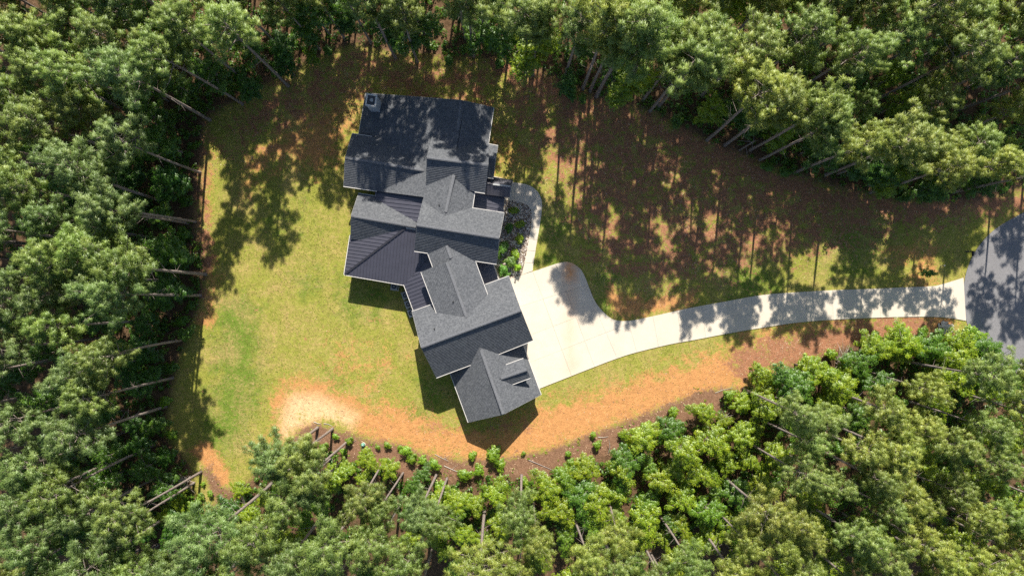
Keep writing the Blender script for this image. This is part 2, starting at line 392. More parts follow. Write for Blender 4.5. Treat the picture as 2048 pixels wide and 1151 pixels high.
me.update(calc_edges=True); me.materials.append(M_GROUND)
tag(link('ground', me), 'patchy lawn with orange clay, dry straw and brown mulch around the house', None, None, 'structure')

# ---------------------------------------------------------------- road and driveway
def spl(pts, n=6, closed=False):   # Catmull-Rom
    out = []; N = len(pts)
    rngN = range(N if closed else N - 1)
    g = lambda i: pts[i % N] if closed else pts[max(0, min(N - 1, i))]
    for i in rngN:
        p0, p1, p2, p3 = g(i - 1), g(i), g(i + 1), g(i + 2)
        for k in range(n):
            t = k / n
            out.append(tuple(0.5 * ((2 * p1[j]) + (-p0[j] + p2[j]) * t + (2 * p0[j] - 5 * p1[j] + 4 * p2[j] - p3[j]) * t * t + (-p0[j] + 3 * p1[j] - 3 * p2[j] + p3[j]) * t ** 3) for j in (0, 1)))
    if not closed: out.append(tuple(pts[-1]))
    return out
road = spl([(2330, 395), (2200, 375), (2110, 392), (2048, 424), (1985, 462), (1945, 512), (1927, 572), (1932, 640), (1962, 700), (2010, 762), (2060, 830), (2140, 980), (2200, 1250)], 8) + [(2900, 1250), (2900, 395)]
b = MB(); b.prism([P(*p) for p in road], 0.05, -0.1); tag(b.build('road', M_ROAD), 'grey asphalt turning circle at the end of the driveway', None, None, 'structure')

drive_top = [(1000, 563), (1022, 556), (1067, 542), (1112, 527)] + spl([(1112, 527), (1125, 524), (1137, 523.5), (1150, 529), (1163, 541), (1172, 559), (1179, 578), (1190, 603), (1205, 622), (1223, 637), (1241, 641.5), (1258, 641)], 3) + \
            spl([(1258, 641), (1281, 637), (1340, 624), (1378, 615.5), (1449, 602.5), (1510, 591.5), (1554, 586.5), (1640, 581), (1700, 578.5), (1756, 576.5), (1800, 574.5), (1860, 572), (1882, 568.5), (1926, 555)], 3)[1:]
drive_bot = [(1931, 641)] + spl([(1931, 641), (1905, 636.5), (1888, 634.5), (1860, 633), (1800, 633.5), (1750, 635), (1666, 639), (1600, 644), (1530, 654), (1450, 667.5), (1390, 679), (1340, 688), (1273, 704), (1236, 715.5), (1189, 733), (1080, 776)], 3)[1:] + [(1060, 784), (1040, 720), (1022, 660)]
DRIVE = [Vector((p[0], p[1])) for p in drive_top + drive_bot]
drive = empty('driveway', P(1150, 650, 0)); tag(drive, 'long pale concrete driveway of square slabs with rust stains', None, None, 'structure')
dl = drive.location
def halfplane(p, q):       # line through two px points -> (n,d) with n.p<=d on the left/upper side
    n = Vector((q[1] - p[1], -(q[0] - p[0]))); n.normalize(); return n, n.x * p[0] + n.y * p[1]
longs = [((1065.6, 543), (1142.5, 750)), ((1111, 527), (1189, 733)), ((1158, 520), (1233.7, 715)), ((1202, 600), (1236, 717)), ((1256, 640), (1273, 703.5)), ((1305, 630), (1317, 694))]
longs = [longs[0], longs[1], ((1152, 528), (1233.7, 715))] + longs[4:] + [((1354, 620), (1364, 684)), ((1403, 610), (1411, 676)), ((1453, 601), (1458, 667)), ((1502, 592), (1507, 659)), ((1555, 586), (1559, 650)), ((1611.6, 582), (1612, 644)),
         ((1664, 579), (1666, 640)), ((1721, 577), (1721, 637)), ((1759, 576), (1760, 635)), ((1808.7, 573), (1808.7, 634)), ((1858, 571), (1858, 634)), ((1905, 560), (1909, 638))]
cells = []
rest = DRIVE
for (p, q) in longs:
    n, d = halfplane(p, q)
    if n.x < 0: n, d = -n, -d
    cells.append(clip(rest, n, d)); rest = clip(rest, -n, -d)
cells.append(rest)
cross = [((1051, 609), (1166, 571.6)), ((1067, 667), (1187, 621)), ((1072, 719), (1236, 655))]
slabs = []
for i, c in enumerate(cells):
    if i <= 2:
        r = c
        for (p, q) in cross:
            n, d = halfplane(p, q)
            if n.y < 0: n, d = -n, -d
            slabs.append(clip(r, n, d)); r = clip(r, -n, -d)
        slabs.append(r)
    elif i == 3:
        n, d = halfplane((1187, 674), (1260, 646))
        if n.y < 0: n, d = -n, -d
        slabs += [clip(c, n, d), clip(c, -n, -d)]
    else: slabs.append(c)
def area(p): return abs(sum(p[i][0] * p[(i + 1) % len(p)][1] - p[(i + 1) % len(p)][0] * p[i][1] for i in range(len(p)))) / 2
def inset(poly, g):
    # shift every edge inwards by g (px) using clipping on a roughly convex cell
    c = Vector((sum(p[0] for p in poly) / len(poly), sum(p[1] for p in poly) / len(poly)))
    out = []
    for p in poly:
        d = (c - p); L = max(d.length, 1e-3); out.append(p + d / L * g)
    return out
for s_ in slabs:
    if len(s_) < 3 or area(s_) < 40: continue
    b = MB(); ps = [P(p[0], p[1]) - dl for p in inset(s_, 0.2)]; b.prism(ps, 0.10, -0.1)
    b.build('slab', M_CONC, drive)
# dark joint bed just below the slab tops
b = MB(); b.prism([P(p[0], p[1]) - dl for p in inset(DRIVE, 0.5)], 0.055, -0.08); b.build('joint_bed', simple('joint_sand', (0.27, 0.24, 0.20), 0.95), drive)

walk_out = spl([(1016, 364), (1025.5, 364.6), (1050.5, 368), (1067, 375.5), (1078.7, 388), (1084, 405), (1083, 427.6), (1078.7, 457), (1072.4, 494), (1067, 527.7), (1065.5, 541.5)], 4)
walk_in = spl([(1043, 549.5), (1050.5, 517), (1056.8, 481.8), (1062, 450.5), (1063, 430), (1061, 419), (1053.7, 410), (1042, 405), (1027.6, 402), (1008.8, 400.5), (1000, 399)], 4)
WALK = [Vector(p) for p in walk_out + walk_in + [(1000, 392), (1016, 394)]]
walk = empty('walkway', P(1050, 400, 0)); tag(walk, 'curved concrete walk from front porch to driveway', None, None, 'structure')
wl = walk.location
rest = WALK
wc = []
for (p, q) in [((1029, 360), (1029, 410)), ((1052, 360), (1050, 412)), ((1085, 384), (1056, 412)), ((1090, 418), (1056, 420)), ((1090, 434.5), (1056, 432)), ((1090, 456.5), (1050, 453)), ((1090, 480.5), (1050, 477)), ((1090, 504), (1040, 499)), ((1090, 528.5), (1040, 523.5))]:
    n, d = halfplane(p, q)
    if n.dot(Vector((1000, 380)) - Vector(p)) > 0: n, d = -n, -d
    wc.append(clip(rest, n, d)); rest = clip(rest, -n, -d)
wc.append(rest)
for s_ in wc:
    if len(s_) < 3 or area(s_) < 20: continue
    b = MB(); b.prism([P(p[0], p[1]) - wl for p in inset(s_, 0.3)], 0.09, -0.1); b.build('slab', M_WALK, walk)

# gravel bed between house and walk
BED = [(985, 398), (1008, 402)] + walk_in[::-1][4:] + [(1020, 557), (1000, 562), (960, 560)]
b = MB(); b.prism([P(*p) for p in BED], 0.02, -0.05)
tag(b.build('bed_soil', simple('bed_soil', (0.13, 0.09, 0.07), 0.95, 0.4, 8)), 'dark soil of the planting bed beside the curved walk', None, None, 'structure')
bx = np.array([p[0] for p in BED]); by = np.array([p[1] for p in BED])
b = MB(); cnt = 0
while cnt < 5200:
    x, y = random.uniform(bx.min(), bx.max()), random.uniform(by.min(), by.max())
    if not inside(np.array([x]), np.array([y]), BED)[0]: continue
    cnt += 1; p = P(x, y); r = random.uniform(.03, .10); z = random.uniform(.02, .06)
    a = random.uniform(0, 6.28); vs = []
    for k in range(5):
        t = a + k * 1.2566; rr = r * random.uniform(.75, 1.2); vs.append((p.x + rr * math.cos(t), p.y + rr * .8 * math.sin(t), z))
    vs.append((p.x, p.y, z + r * .6)); vs = vs + []
    b.add(vs, [(0, 1, 5), (1, 2, 5), (2, 3, 5), (3, 4, 5), (4, 0, 5)])
def stone_mat():
    k = Nodes('river_gravel'); p = k.pos(); v = k.n('ShaderNodeTexVoronoi'); v.inputs['Scale'].default_value = 7; k.l(p, v.inputs['Vector'])
    s2 = k.n('ShaderNodeSeparateColor'); k.l(v.outputs['Color'], s2.inputs[0])
    k.l(k.ramp(s2.outputs[0], [(0.0, (0.16, 0.12, 0.10)), (0.4, (0.36, 0.30, 0.25)), (0.75, (0.55, 0.50, 0.43)), (1.0, (0.75, 0.72, 0.68))]), k.b.inputs['Base Color'])
    k.b.inputs['Roughness'].default_value = 0.8; return k.m
tag(b.build('gravel', stone_mat()), 'multicoloured river gravel in the bed beside the curved walk', 'gravel', None, 'stuff')

# ---------------------------------------------------------------- the house
A1, A2 = R(8.5), R(-20.4)
E1v = Vector((math.cos(A1), -math.sin(A1))); S1v = Vector((-math.sin(A1), -math.cos(A1)))
E2v = Vector((math.cos(A2), -math.sin(A2))); S2v = Vector((-math.sin(A2), -math.cos(A2)))
house = empty('house', P(900, 500, 0), 'large grey shingled house with dark metal porch roofs, bent in two wings', 'house')
hl = house.location.copy()
class Plane:
    def __init__(s, px, py, z, u, pitch):
        s.p = P(px, py, z); s.u = u; s.k = pitch
    def z(s, x, y): return s.p.z - s.k * (s.u.x * (x - s.p.x) + s.u.y * (y - s.p.y))
    def at(s, px, py):       # where the sight line of a photo pixel meets this roof plane
        X, Y = (px - CX) * S, -(py - CY) * S
        # z = a - k*u.(X,Y)*(1-z/H)
        a = s.p.z + s.k * (s.u.x * s.p.x + s.u.y * s.p.y); g = s.k * (s.u.x * X + s.u.y * Y)
        z = (a - g) / (1 - g / H)
        return P(px, py, z)
    def normal(s): return Vector((s.k * s.u.x, s.k * s.u.y, 1)).normalized()
def slab_skirt(b, poly, n, th):
    N = len(poly); lo = [p - Vector((0, 0, th)) for p in poly]
    b.add(list(poly) + lo, [tuple(range(2 * N - 1, N - 1, -1))] + [(i, i + N, (i + 1) % N + N, (i + 1) % N) for i in range(N)])
def ccw(poly):
    a = sum(poly[i][0] * poly[(i + 1) % len(poly)][1] - poly[(i + 1) % len(poly)][0] * poly[i][1] for i in range(len(poly)))
    return poly if a > 0 else poly[::-1]
def shingle(pl, pts, course=0.21):
    poly = ccw([pl.at(*p) for p in pts]); b = MB(); nrm = pl.normal()
    ds = [pl.u.x * p.x + pl.u.y * p.y for p in poly]; lo, hi = min(ds), max(ds)
    step = course * math.cos(math.atan(pl.k)); d = lo; i = 0
    while d < hi:
        c = clip(poly, (-pl.u.x, -pl.u.y), -d); c = clip(c, (pl.u.x, pl.u.y), d + step) if len(c) > 2 else []
        if len(c) > 2:
            # every course starts flush under the one above and ends proud over the one below
            vs = [p + nrm * (0.034 * max(0, min(1, ((pl.u.x * p.x + pl.u.y * p.y) - d) / step)) + 0.002) for p in c]
            b.add([v - hl for v in vs], [tuple(range(len(vs)))])
            low = [(k, (k + 1) % len(vs)) for k in range(len(vs)) if abs(pl.u.x * c[k].x + pl.u.y * c[k].y - d - step) < 1e-4 and abs(pl.u.x * c[(k + 1) % len(vs)].x + pl.u.y * c[(k + 1) % len(vs)].y - d - step) < 1e-4]
            for k, j in low:
                b.add([vs[k] - hl, vs[j] - hl, c[j] - hl, c[k] - hl], [(0, 3, 2, 1)])
        d += step; i += 1
    slab_skirt(b, [p - hl - nrm * 0.004 for p in poly], nrm, 0.20)
    return b.build('roof_slope', M_SH, house)
def metal(pl, pts, seam_dir=None, w=0.42, off=0.0):
    """standing seam roof: separate panels, each with one raised seam, under one metal_roof"""
    poly = ccw([pl.at(*p) for p in pts]); nrm = pl.normal()
    b = MB(); slab_skirt(b, [p - hl - nrm * 0.05 for p in poly], nrm, 0.14)
    root = b.build('metal_roof', M_METAL, house)
    a = Vector((-pl.u.y, pl.u.x)); ds = [a.x * p.x + a.y * p.y for p in poly]; lo, hi = min(ds) + off, max(ds); d = lo
    while d < hi:
        c = clip(poly, (-a.x, -a.y), -d); c = clip(c, (a.x, a.y), d + w) if len(c) > 2 else []
        if len(c) > 2 and area(c) > 0.02:
            m = MB(); N = len(c); dz = nrm * random.uniform(-0.006, 0.006)
            top = [p - hl + dz for p in c]
            m.add(top + [p - nrm * .04 for p in top], [tuple(range(N))] + [(i, i + N, (i + 1) % N + N, (i + 1) % N) for i in range(N)])
            # seam at the low side of the strip
            line = [p for p in c if abs(a.x * p.x + a.y * p.y - d) < 1e-3]
            if len(line) >= 2:
                line.sort(key=lambda p: pl.u.x * p.x + pl.u.y * p.y)
                m.bar(line[0] - hl + nrm * .03, line[-1] - hl + nrm * .03, 0.05, 0.06)
            m.build('metal_panel', M_METAL, root)
        d += w
    return root
def gutter(pl, p, q, w=0.07, name='gutter'):
    a, c = pl.at(*p), pl.at(*q); u3 = Vector((pl.u.x, pl.u.y, 0)) * 0.05
    b = MB(); b.bar(a - hl + u3, c - hl + u3, w, 0.13, -0.03)
    # hangers
    b.build(name, M_WHITE, house)
def rake(pl, p, q):
    a, c = pl.at(*p), pl.at(*q); b = MB(); b.bar(a - hl, c - hl, 0.025, 0.2, -0.09); b.build('rake_trim', M_WHITE, house)
def cap(pA, pB, w=0.34, lift=0.05):
    b = MB(); b.bar(pA - hl, pB - hl, w * 0.55, 0.10, lift); b.bar(pA - hl, pB - hl, w, 0.07, lift - 0.035)
    b.build('ridge_cap', M_CAP, house)
def walls(corners, zt, ridge=None, ins=0.42, name='wall', mat=None):
    """outside walls under a roof: eave corners (Vectors) drawn in by the overhang; optional gable ends up to ridge"""
    c = ccw([Vector(p) for p in corners]); ce = sum(c, Vector()) / len(c); q = []
    N = len(c)
    for i in range(N):
        e0 = (c[i] - c[i - 1]); e1 = (c[(i + 1) % N] - c[i]); e0.z = e1.z = 0; e0.normalize(); e1.normalize()
        n0, n1 = Vector((-e0.y, e0.x, 0)), Vector((-e1.y, e1.x, 0)); q.append(c[i] + (n0 + n1) * ins)
    b = MB(); b.prism([p - hl for p in q], zt, -0.2)
    if ridge:
        r0, r1 = ridge; ii = (ins + .05) * 1.0
        d = (r1 - r0); d.z = 0; d.normalize(); r0 = r0 + d * ii - Vector((0, 0, .28)); r1 = r1 - d * ii - Vector((0, 0, .28))
        side = Vector((-d.y, d.x, 0))
        def hw(r): return max(abs(side.dot(p - r)) for p in q)
        for r in (r0, r1):
            h = hw(r); k = r.z - (zt - 0.02)
            if k <= 0: continue
            for s_ in (0,):
                dd = d * (0.10 if r is r0 else -0.10)
                l, rr = r + side * h * .97, r - side * h * .97; l = Vector((l.x, l.y, zt - .02)); rr = Vector((rr.x, rr.y, zt - .02))
                b.add([x - hl for x in (l, rr, r, l + dd, rr + dd, r + dd)], [(0, 1, 2), (3, 5, 4), (0, 2, 5, 3), (1, 4, 5, 2), (0, 3, 4, 1)])
    return b.build(name, mat or M_WALL, house), q

# planes
MW = Plane(914.5, 270, 7.0, -E1v, .365); ME = Plane(914.5, 270, 7.0, E1v, .42)
EN = Plane(915, 322.5, 8.0, -S1v, .70); ES = Plane(915, 322.5, 8.0, S1v, .70)
E2N = Plane(980, 314.5, 6.7, -S1v, .70); E2S = Plane(980, 314.5, 6.7, S1v, .70)
WN = Plane(760, 326.5, 5.83, -S1v, .66); WS = Plane(760, 326.5, 5.83, S1v, .62)
CN = Plane(915, 461.7, 8.15, -S1v, .76); CS = Plane(915, 461.7, 8.15, S1v, .80)
DN = Plane(767, 442, 5.5, -S1v, .80); DS = Plane(767, 442, 5.5, S1v, .80)
BW2 = Plane(913, 579, 7.08, -E2v, .42); BE = Plane(913, 579, 7.08, E2v, .42)
BW1 = Plane(898, 505, 6.83, -E2v, .42)
GN = Plane(942, 656.4, 8.1, -S2v, .80); GS = Plane(942, 656.4, 8.1, S2v, .80)
HW = Plane(984, 762, 6.25, -E2v, .74); HE = Plane(984, 762, 6.25, E2v, .74)
DoN = Plane(1027, 747.5, 5.65, -S2v, .70); DoS = Plane(1027, 747.5, 5.65, S2v, .70)
shingle(MW, [(732, 186), (922, 200), (908, 353), (889, 436), (845, 436), (847, 394), (754, 382), (712, 330), (718, 268)])
shingle(ME, [(922, 200), (987, 215), (976, 290), (955, 340), (949.5, 381.5), (944.5, 416), (943, 430), (889, 436), (908, 353)])
shingle(EN, [(853, 314), (868, 258), (978, 262), (977, 330)])
shingle(ES, [(853, 314), (977, 330), (970, 386), (949.5, 383), (852, 369)])
shingle(E2N, [(972, 313.3), (975.5, 288), (996, 292), (991.6, 316.5)]); shingle(E2S, [(972, 313.3), (991.6, 316.5), (987, 356.5), (972, 354.2)])
shingle(WN, [(690, 315), (703.7, 267.5), (744, 274), (850, 290), (852, 341)])
shingle(WS, [(690, 315), (852, 341), (840, 385), (756, 382), (687, 372)])
shingle(CN, [(833, 449), (847, 394), (944.5, 410), (944.5, 416), (1008.5, 426), (999, 475)])
shingle(CS, [(833, 449), (999, 475), (993.3, 527.6), (828.5, 501.5)])
shingle(DN, [(702, 431), (716.5, 387), (752.6, 392.6), (836, 405), (833, 453.3)])
shingle(DS, [(702, 431), (833, 453.3), (832, 497), (701, 476.5)])
shingle(BW2, [(893, 523), (938, 648), (880, 645), (875, 630), (842.5, 543.5), (866, 533.5)])
shingle(BE, [(888, 478), (904, 521), (893, 523), (938, 648), (982, 612), (976, 592.5), (947.7, 515.5), (940, 495)])
shingle(BW1, [(889, 480), (905, 524), (868, 541), (865, 532), (855.5, 504.5), (850, 492)])
shingle(GN, [(824, 623), (842, 693.7), (1042, 619), (1018, 552)])
shingle(GS, [(842, 693.7), (1042, 619), (1066, 680), (872.6, 754.5)])
shingle(HW, [(953, 676), (1007, 828), (937, 844), (897, 737)])
shingle(HE, [(953, 676), (1007, 828), (1082, 789), (1041, 677)])
shingle(DoN, [(994, 759), (1054, 738), (1047, 716.5), (1000, 733)]); shingle(DoS, [(994, 759), (1054, 738), (1060.7, 754.7), (1014, 771.5)])
# metal roofs
MtW = Plane(812.6, 454.6, 5.2, -E1v, .303); MtS = Plane(812.6, 454.6, 5.2, S1v, .317)
metal(MtW, [(688.5, 549), (700.5, 469), (812, 450), (812.6, 454.6)], w=.40)
metal(MtS, [(688.5, 549), (812.6, 454.6), (836, 458), (862, 512), (808, 568.5), (807, 569.6)], w=.36)
Mt2 = Plane(808, 569, 3.2, -E2v, .30)
metal(Mt2, [(808, 568.5), (862, 513), (905, 590), (880, 612), (827, 620)], w=.42)
ME1 = Plane(752, 390, 3.5, -E1v, .31)
metal(ME1, [(750, 378), (850, 391), (838, 450), (751, 397)], w=.44)
ME3 = Plane(1007, 410, 3.3, E1v, .25)
metal(ME3, [(938, 378), (1010, 388), (1005.5, 424), (938, 414)], w=.42)
FN = Plane(1000, 370, 5.0, -S1v, .62); FS = Plane(1000, 370, 5.0, S1v, .62)
metal(FN, [(966, 366), (1022.5, 373), (1026, 359.5), (968, 351)], w=.42); metal(FS, [(966, 366), (1022.5, 373), (1020, 395), (1008, 393.5), (964, 388)], w=.42)
MK = Plane(992, 545, 3.2, E2v, .22)
metal(MK, [(940, 515), (985.5, 527), (997, 559), (960, 574)], w=.42)
# ridge caps
for pl, a, c in ((MW, (922, 202), (915, 262)), (MW, (908, 350), (891.5, 424)), (EN, (854, 314.5), (976, 330)), (E2N, (977, 314), (991, 316.3)), (WN, (690.5, 315), (848, 340.5)), (CN, (834, 449.3), (998, 475)),
                 (DN, (702.5, 431), (832, 453)), (BW2, (893.5, 524), (933, 634)), (BW1, (893, 491), (902, 516)), (GN, (842.5, 693.3), (1041.5, 619.5)), (HE, (962, 700), (1006.5, 827)), (DoN, (1002, 756), (1053.5, 738.3))):
    cap(pl.at(*a), pl.at(*c))
b = MB(); pA, pB = MtW.at(690, 548), MtW.at(811, 456); b.bar(pA - hl, pB - hl, .22, .09, .05); b.build('hip_cap', M_SEAM, house)
b = MB(); pA, pB = FN.at(986, 368.5), FN.at(1021, 372.8); b.bar(pA - hl, pB - hl, .16, .08, .05); b.build('ridge_cap', M_GREY, house)
# white flashing where the hip porch roof meets the upper wall
b = MB(); b.bar(MtS.at(812, 455.5) - hl + Vector((0, 0, .06)), MtS.at(832, 459) - hl + Vector((0, 0, .06)), .12, .06); b.build('flashing', M_WHITE, house)
for pl, a, c in ((WN, (703.7, 267.5), (744, 273.8)), (WS, (687, 372), (754, 381.8)), (DN, (716.5, 387), (752.6, 392.6)), (ME, (987, 215.5), (976, 290)), (E2N, (975.5, 288), (996, 292)), (E2S, (972.7, 354.4), (987, 356.3)),
                 (ES, (949.5, 383), (970, 386)), (ME, (949.5, 381.5), (944.5, 416)), (CN, (944.5, 416.2), (1008.5, 426)), (CS, (828.5, 501.5), (855.5, 505.5)), (CS, (951, 521.2), (993.3, 527.6)), (BW1, (855.5, 505), (866, 533.5)),
                 (BW2, (842.5, 543.5), (875, 630)), (BE, (947.7, 515.5), (976, 592.5)), (GN, (824, 623), (865, 608.3)), (GN, (971, 569), (1018, 552)), (GS, (872.6, 754.5), (941, 728.8)), (GS, (997, 707.5), (1066, 680)),
                 (HW, (900.8, 745.8), (937, 844)), (HE, (1047, 692), (1082, 789)), (DoN, (1012, 729.3), (1047, 716.5)), (DoS, (1025, 767.7), (1060.7, 754.7)),
                 (MtW, (700.5, 470), (688.5, 549)), (MtS, (688.5, 549), (808, 569.6)), (Mt2, (808, 569), (827, 620)), (MK, (985.5, 528), (997, 559)), (MW, (732, 186), (718, 268))):
    gutter(pl, a, c, w=0.065 if pl is not MW else 0.05)
for pl, a, c in ((MW, (732, 186), (922, 200)), (ME, (922, 200), (987, 215)), (WN, (703.7, 267.5), (690, 315)), (WS, (690, 315), (687, 372)), (DN, (716.5, 387), (702, 431)), (DS, (702, 431), (701, 476.5)), (CN, (999, 475), (1008.5, 426)),
                 (CS, (999, 475), (993.3, 527.6)), (GN, (824, 623), (842, 693.7)), (GS, (842, 693.7), (872.6, 754.5)), (GN, (1018, 552), (1042, 619)), (GS, (1042, 619), (1066, 680)), (HW, (937, 844), (1007, 828)), (HE, (1007, 828), (1082, 789)),
                 (ME1, (752.6, 381.5), (751, 393)), (FS, (1022.5, 373), (1020, 395)), (E2N, (996, 292), (991.6, 316.5)), (E2S, (991.6, 316.5), (987, 356))):
    rake(pl, a, c)
# walls under each roof
def G4(pl1, a, c, pl2, d, e): return [pl1.at(*a), pl1.at(*c), pl2.at(*d), pl2.at(*e)]
walls(G4(MW, (732, 186), (718, 268), ME, (955, 340), (987, 215)), 2.7)
walls([MW.at(850, 200), MW.at(840, 420), ME.at(946, 416), ME.at(987, 216)], 5.3)
walls(G4(WN, (704, 268), (850, 290), WS, (840, 385), (687, 372)), 3.75, (WN.at(690, 315), WN.at(850, 340)))
_, qE = walls(G4(EN, (868, 268), (977, 282), ES, (970, 386), (853, 369)), 5.9, (EN.at(853, 314), EN.at(977, 330)))
walls([E2N.at(960, 286), E2N.at(996, 292), E2S.at(987, 356), E2S.at(955, 352)], 5.3)
walls(G4(CN, (847, 396), (1008.5, 426), CS, (993.3, 527.6), (828.5, 501.5)), 5.85, (CN.at(833, 449), CN.at(999, 475)), ins=.35)
walls(G4(DN, (716.5, 387), (836, 405), DS, (832, 497), (701, 476.5)), 3.35, (DN.at(702, 431), DN.at(833, 453)), ins=.35)
walls([MtW.at(740, 480), MtS.at(862, 512), MtS.at(808, 566), MtS.at(735, 553)], 2.95, ins=.5)
walls([Mt2.at(812, 566), Mt2.at(895, 560), Mt2.at(905, 600), Mt2.at(829, 618)], 2.95, ins=.45)
walls([BW2.at(842.5, 543.5), BW2.at(880, 645), BE.at(982, 612), BE.at(956, 512)], 5.6, ins=.4)
walls([BW1.at(850, 490), BW1.at(868, 541), BE.at(956, 520), BE.at(940, 495)], 5.6, ins=.4)
walls(G4(GN, (824, 623), (1018, 552), GS, (1066, 680), (872.6, 754.5)), 4.85, (GN.at(842, 693.7), GN.at(1042, 619)), ins=.3)
_, qH = walls(G4(HW, (937, 844), (897, 737), HE, (1041, 677), (1082, 789)), 2.95, (HE.at(1007, 828), HE.at(957, 686)), ins=.4)
# dormer
walls([DoN.at(1046, 718), DoS.at(1058, 753), DoS.at(1014, 768), DoN.at(1002, 735)], 4.75, (DoN.at(1053, 738.5), DoN.at(1005, 755)), ins=.15, name='dormer')
# posts of the open porches
for pl, pts in ((MtW, [(694, 543), (697, 508), (703, 474), (730, 553), (765, 559), (800, 565)]), (ME3, [(1003, 420), (1006, 396)]), (FS, [(1018, 391), (1022, 365)]), (MK, [(983, 531), (993, 556)])):
    for p in pts:
        g = P(p[0] + (CX - p[0]) * .012, p[1], 0)
        v = pl.at(*p) if pl is not MtW else P(p[0], p[1], 3.0)
        b = MB(); h = min(v.z, 3.4) - .12; b.box(Vector((v.x, v.y, h / 2)) - hl, (.1, 0, 0), (0, .1, 0), (0, 0, h / 2)); b.build('porch_post', M_WHITE, house)
for zz, poly in ((0.14, [(948, 388), (1010, 396), (1006, 424), (944, 416)]), (0.15, [(985, 352), (1026, 361), (1022, 396), (975, 389)]), (0.12, [(690, 546), (704, 476), (830, 470), (820, 560), (806, 566)]), (0.13, [(951, 524), (990, 531), (1001, 558), (972, 570)])):
    b = MB(); b.prism([P(*p) - hl for p in poly], zz, -.1); b.build('porch_floor', M_WALK, house)
# windows, garage doors (seen when stepping aside)
def opening(a, c, z0, z1, n=1, kind='window'):
    a, c = Vector(a), Vector(c); d = (c - a).normalized(); nn = Vector((d.y, -d.x, 0)); L = (c - a).length
    for i in range(n):
        m = a + d * L * (i + .5) / n; w = (.55 if kind == 'window' else 1.35)
        b = MB(); b.box(Vector((m.x, m.y, (z0 + z1) / 2)) - hl + nn * .03, d * (w + .08), nn * .05, Vector((0, 0, (z1 - z0) / 2 + .08))); f = b.build(kind, M_WHITE, house)
        b = MB()
        if kind == 'window':
            b.box(Vector((m.x, m.y, (z0 + z1) / 2)) - hl + nn * .07, d * w, nn * .03, Vector((0, 0, (z1 - z0) / 2))); b.build('pane', M_GLASS, f)
        else:
            for r in range(4):
                zc = z0 + (z1 - z0) * (r + .5) / 4
                b2 = MB(); b2.box(Vector((m.x, m.y, zc)) - hl + nn * .08, d * w, nn * .03, Vector((0, 0, (z1 - z0) / 8 - .02))); b2.build('door_panel', M_SOFFIT, f)
def wallseg(pl, p, q, ins, t0=.12, t1=.88):
    a, c = pl.at(*p), pl.at(*q); a.z = c.z = 0; d = (c - a).normalized(); nn = Vector((d.y, -d.x, 0)); a, c = a.lerp(c, t0), a.lerp(c, t1)
    return a - nn * ins, c - nn * ins
a, c = wallseg(HE, (1082, 789), (1047, 692), .40); opening(a, c, .1, 2.4, 2, 'garage_door')
a, c = wallseg(GS, (1066, 680), (1018, 552), .30, .15, .6)
opening(a, c, .1, 2.4, 1, 'garage_door')
a, c = wallseg(GN, (824, 623), (872.6, 754.5), .30); opening(a, c, 1.0, 2.3, 3); opening(a, c, 3.4, 4.4, 2)
a, c = wallseg(HW, (937, 844), (1082, 789), .40); opening(a, c, 1.0, 2.3, 3)
a, c = wallseg(MW, (732, 186), (718, 268), .42); opening(a, c, .9, 2.4, 2)
a, c = wallseg(WS, (690, 280), (687, 372), .42); opening(a, c, .9, 2.4, 2)
a, c = wallseg(DS, (716.5, 387), (701, 476.5), .35); opening(a, c, .9, 2.4, 2)
# chimney
ch = P(742, 200, 6.2)
b = MB(); ex, ey = Vector((E1v.x, E1v.y, 0)), Vector((S1v.x, S1v.y, 0))
b.box(Vector((ch.x, ch.y, 3.0)) - hl, ex * .55, ey * .58, Vector((0, 0, 3.0))); chim = b.build('chimney', M_CHIM, house)
b = MB()
for sg in (-1, 1):
    b.box(Vector((ch.x, ch.y, 6.06)) - hl + ex * .52 * sg, ex * .08, ey * .68, Vector((0, 0, .09))); b.box(Vector((ch.x, ch.y, 6.06)) - hl + ey * .60 * sg, ex * .44, ey * .08, Vector((0, 0, .088)))
b.build('crown_rim', M_WHITE, chim)
b = MB(); b.box(Vector((ch.x, ch.y, 6.03)) - hl, ex * .44, ey * .50, Vector((0, 0, .02))); b.build('chimney_top', simple('dark_chase_top', (.05, .055, .065), .5), chim)
b = MB(); b.lathe([(.14, 0), (.14, .32), (.2, .33), (.2, .40), (.02, .46)], 10, Vector((ch.x + .1, ch.y - .05, 6.04)) - hl); b.build('flue', M_GREY, chim)
# vent pipes
for pl, p, lab in ((MW, (878.6, 410), 0), (BW2, (906.5, 603), 0), (GN, (869, 658), 0)):
    v = pl.at(*p) - hl; b = MB(); b.lathe([(.14, -.05), (.06, .04), (.06, .24), (.045, .24)], 8, v); b.build('vent_pipe', M_BLACK, house)
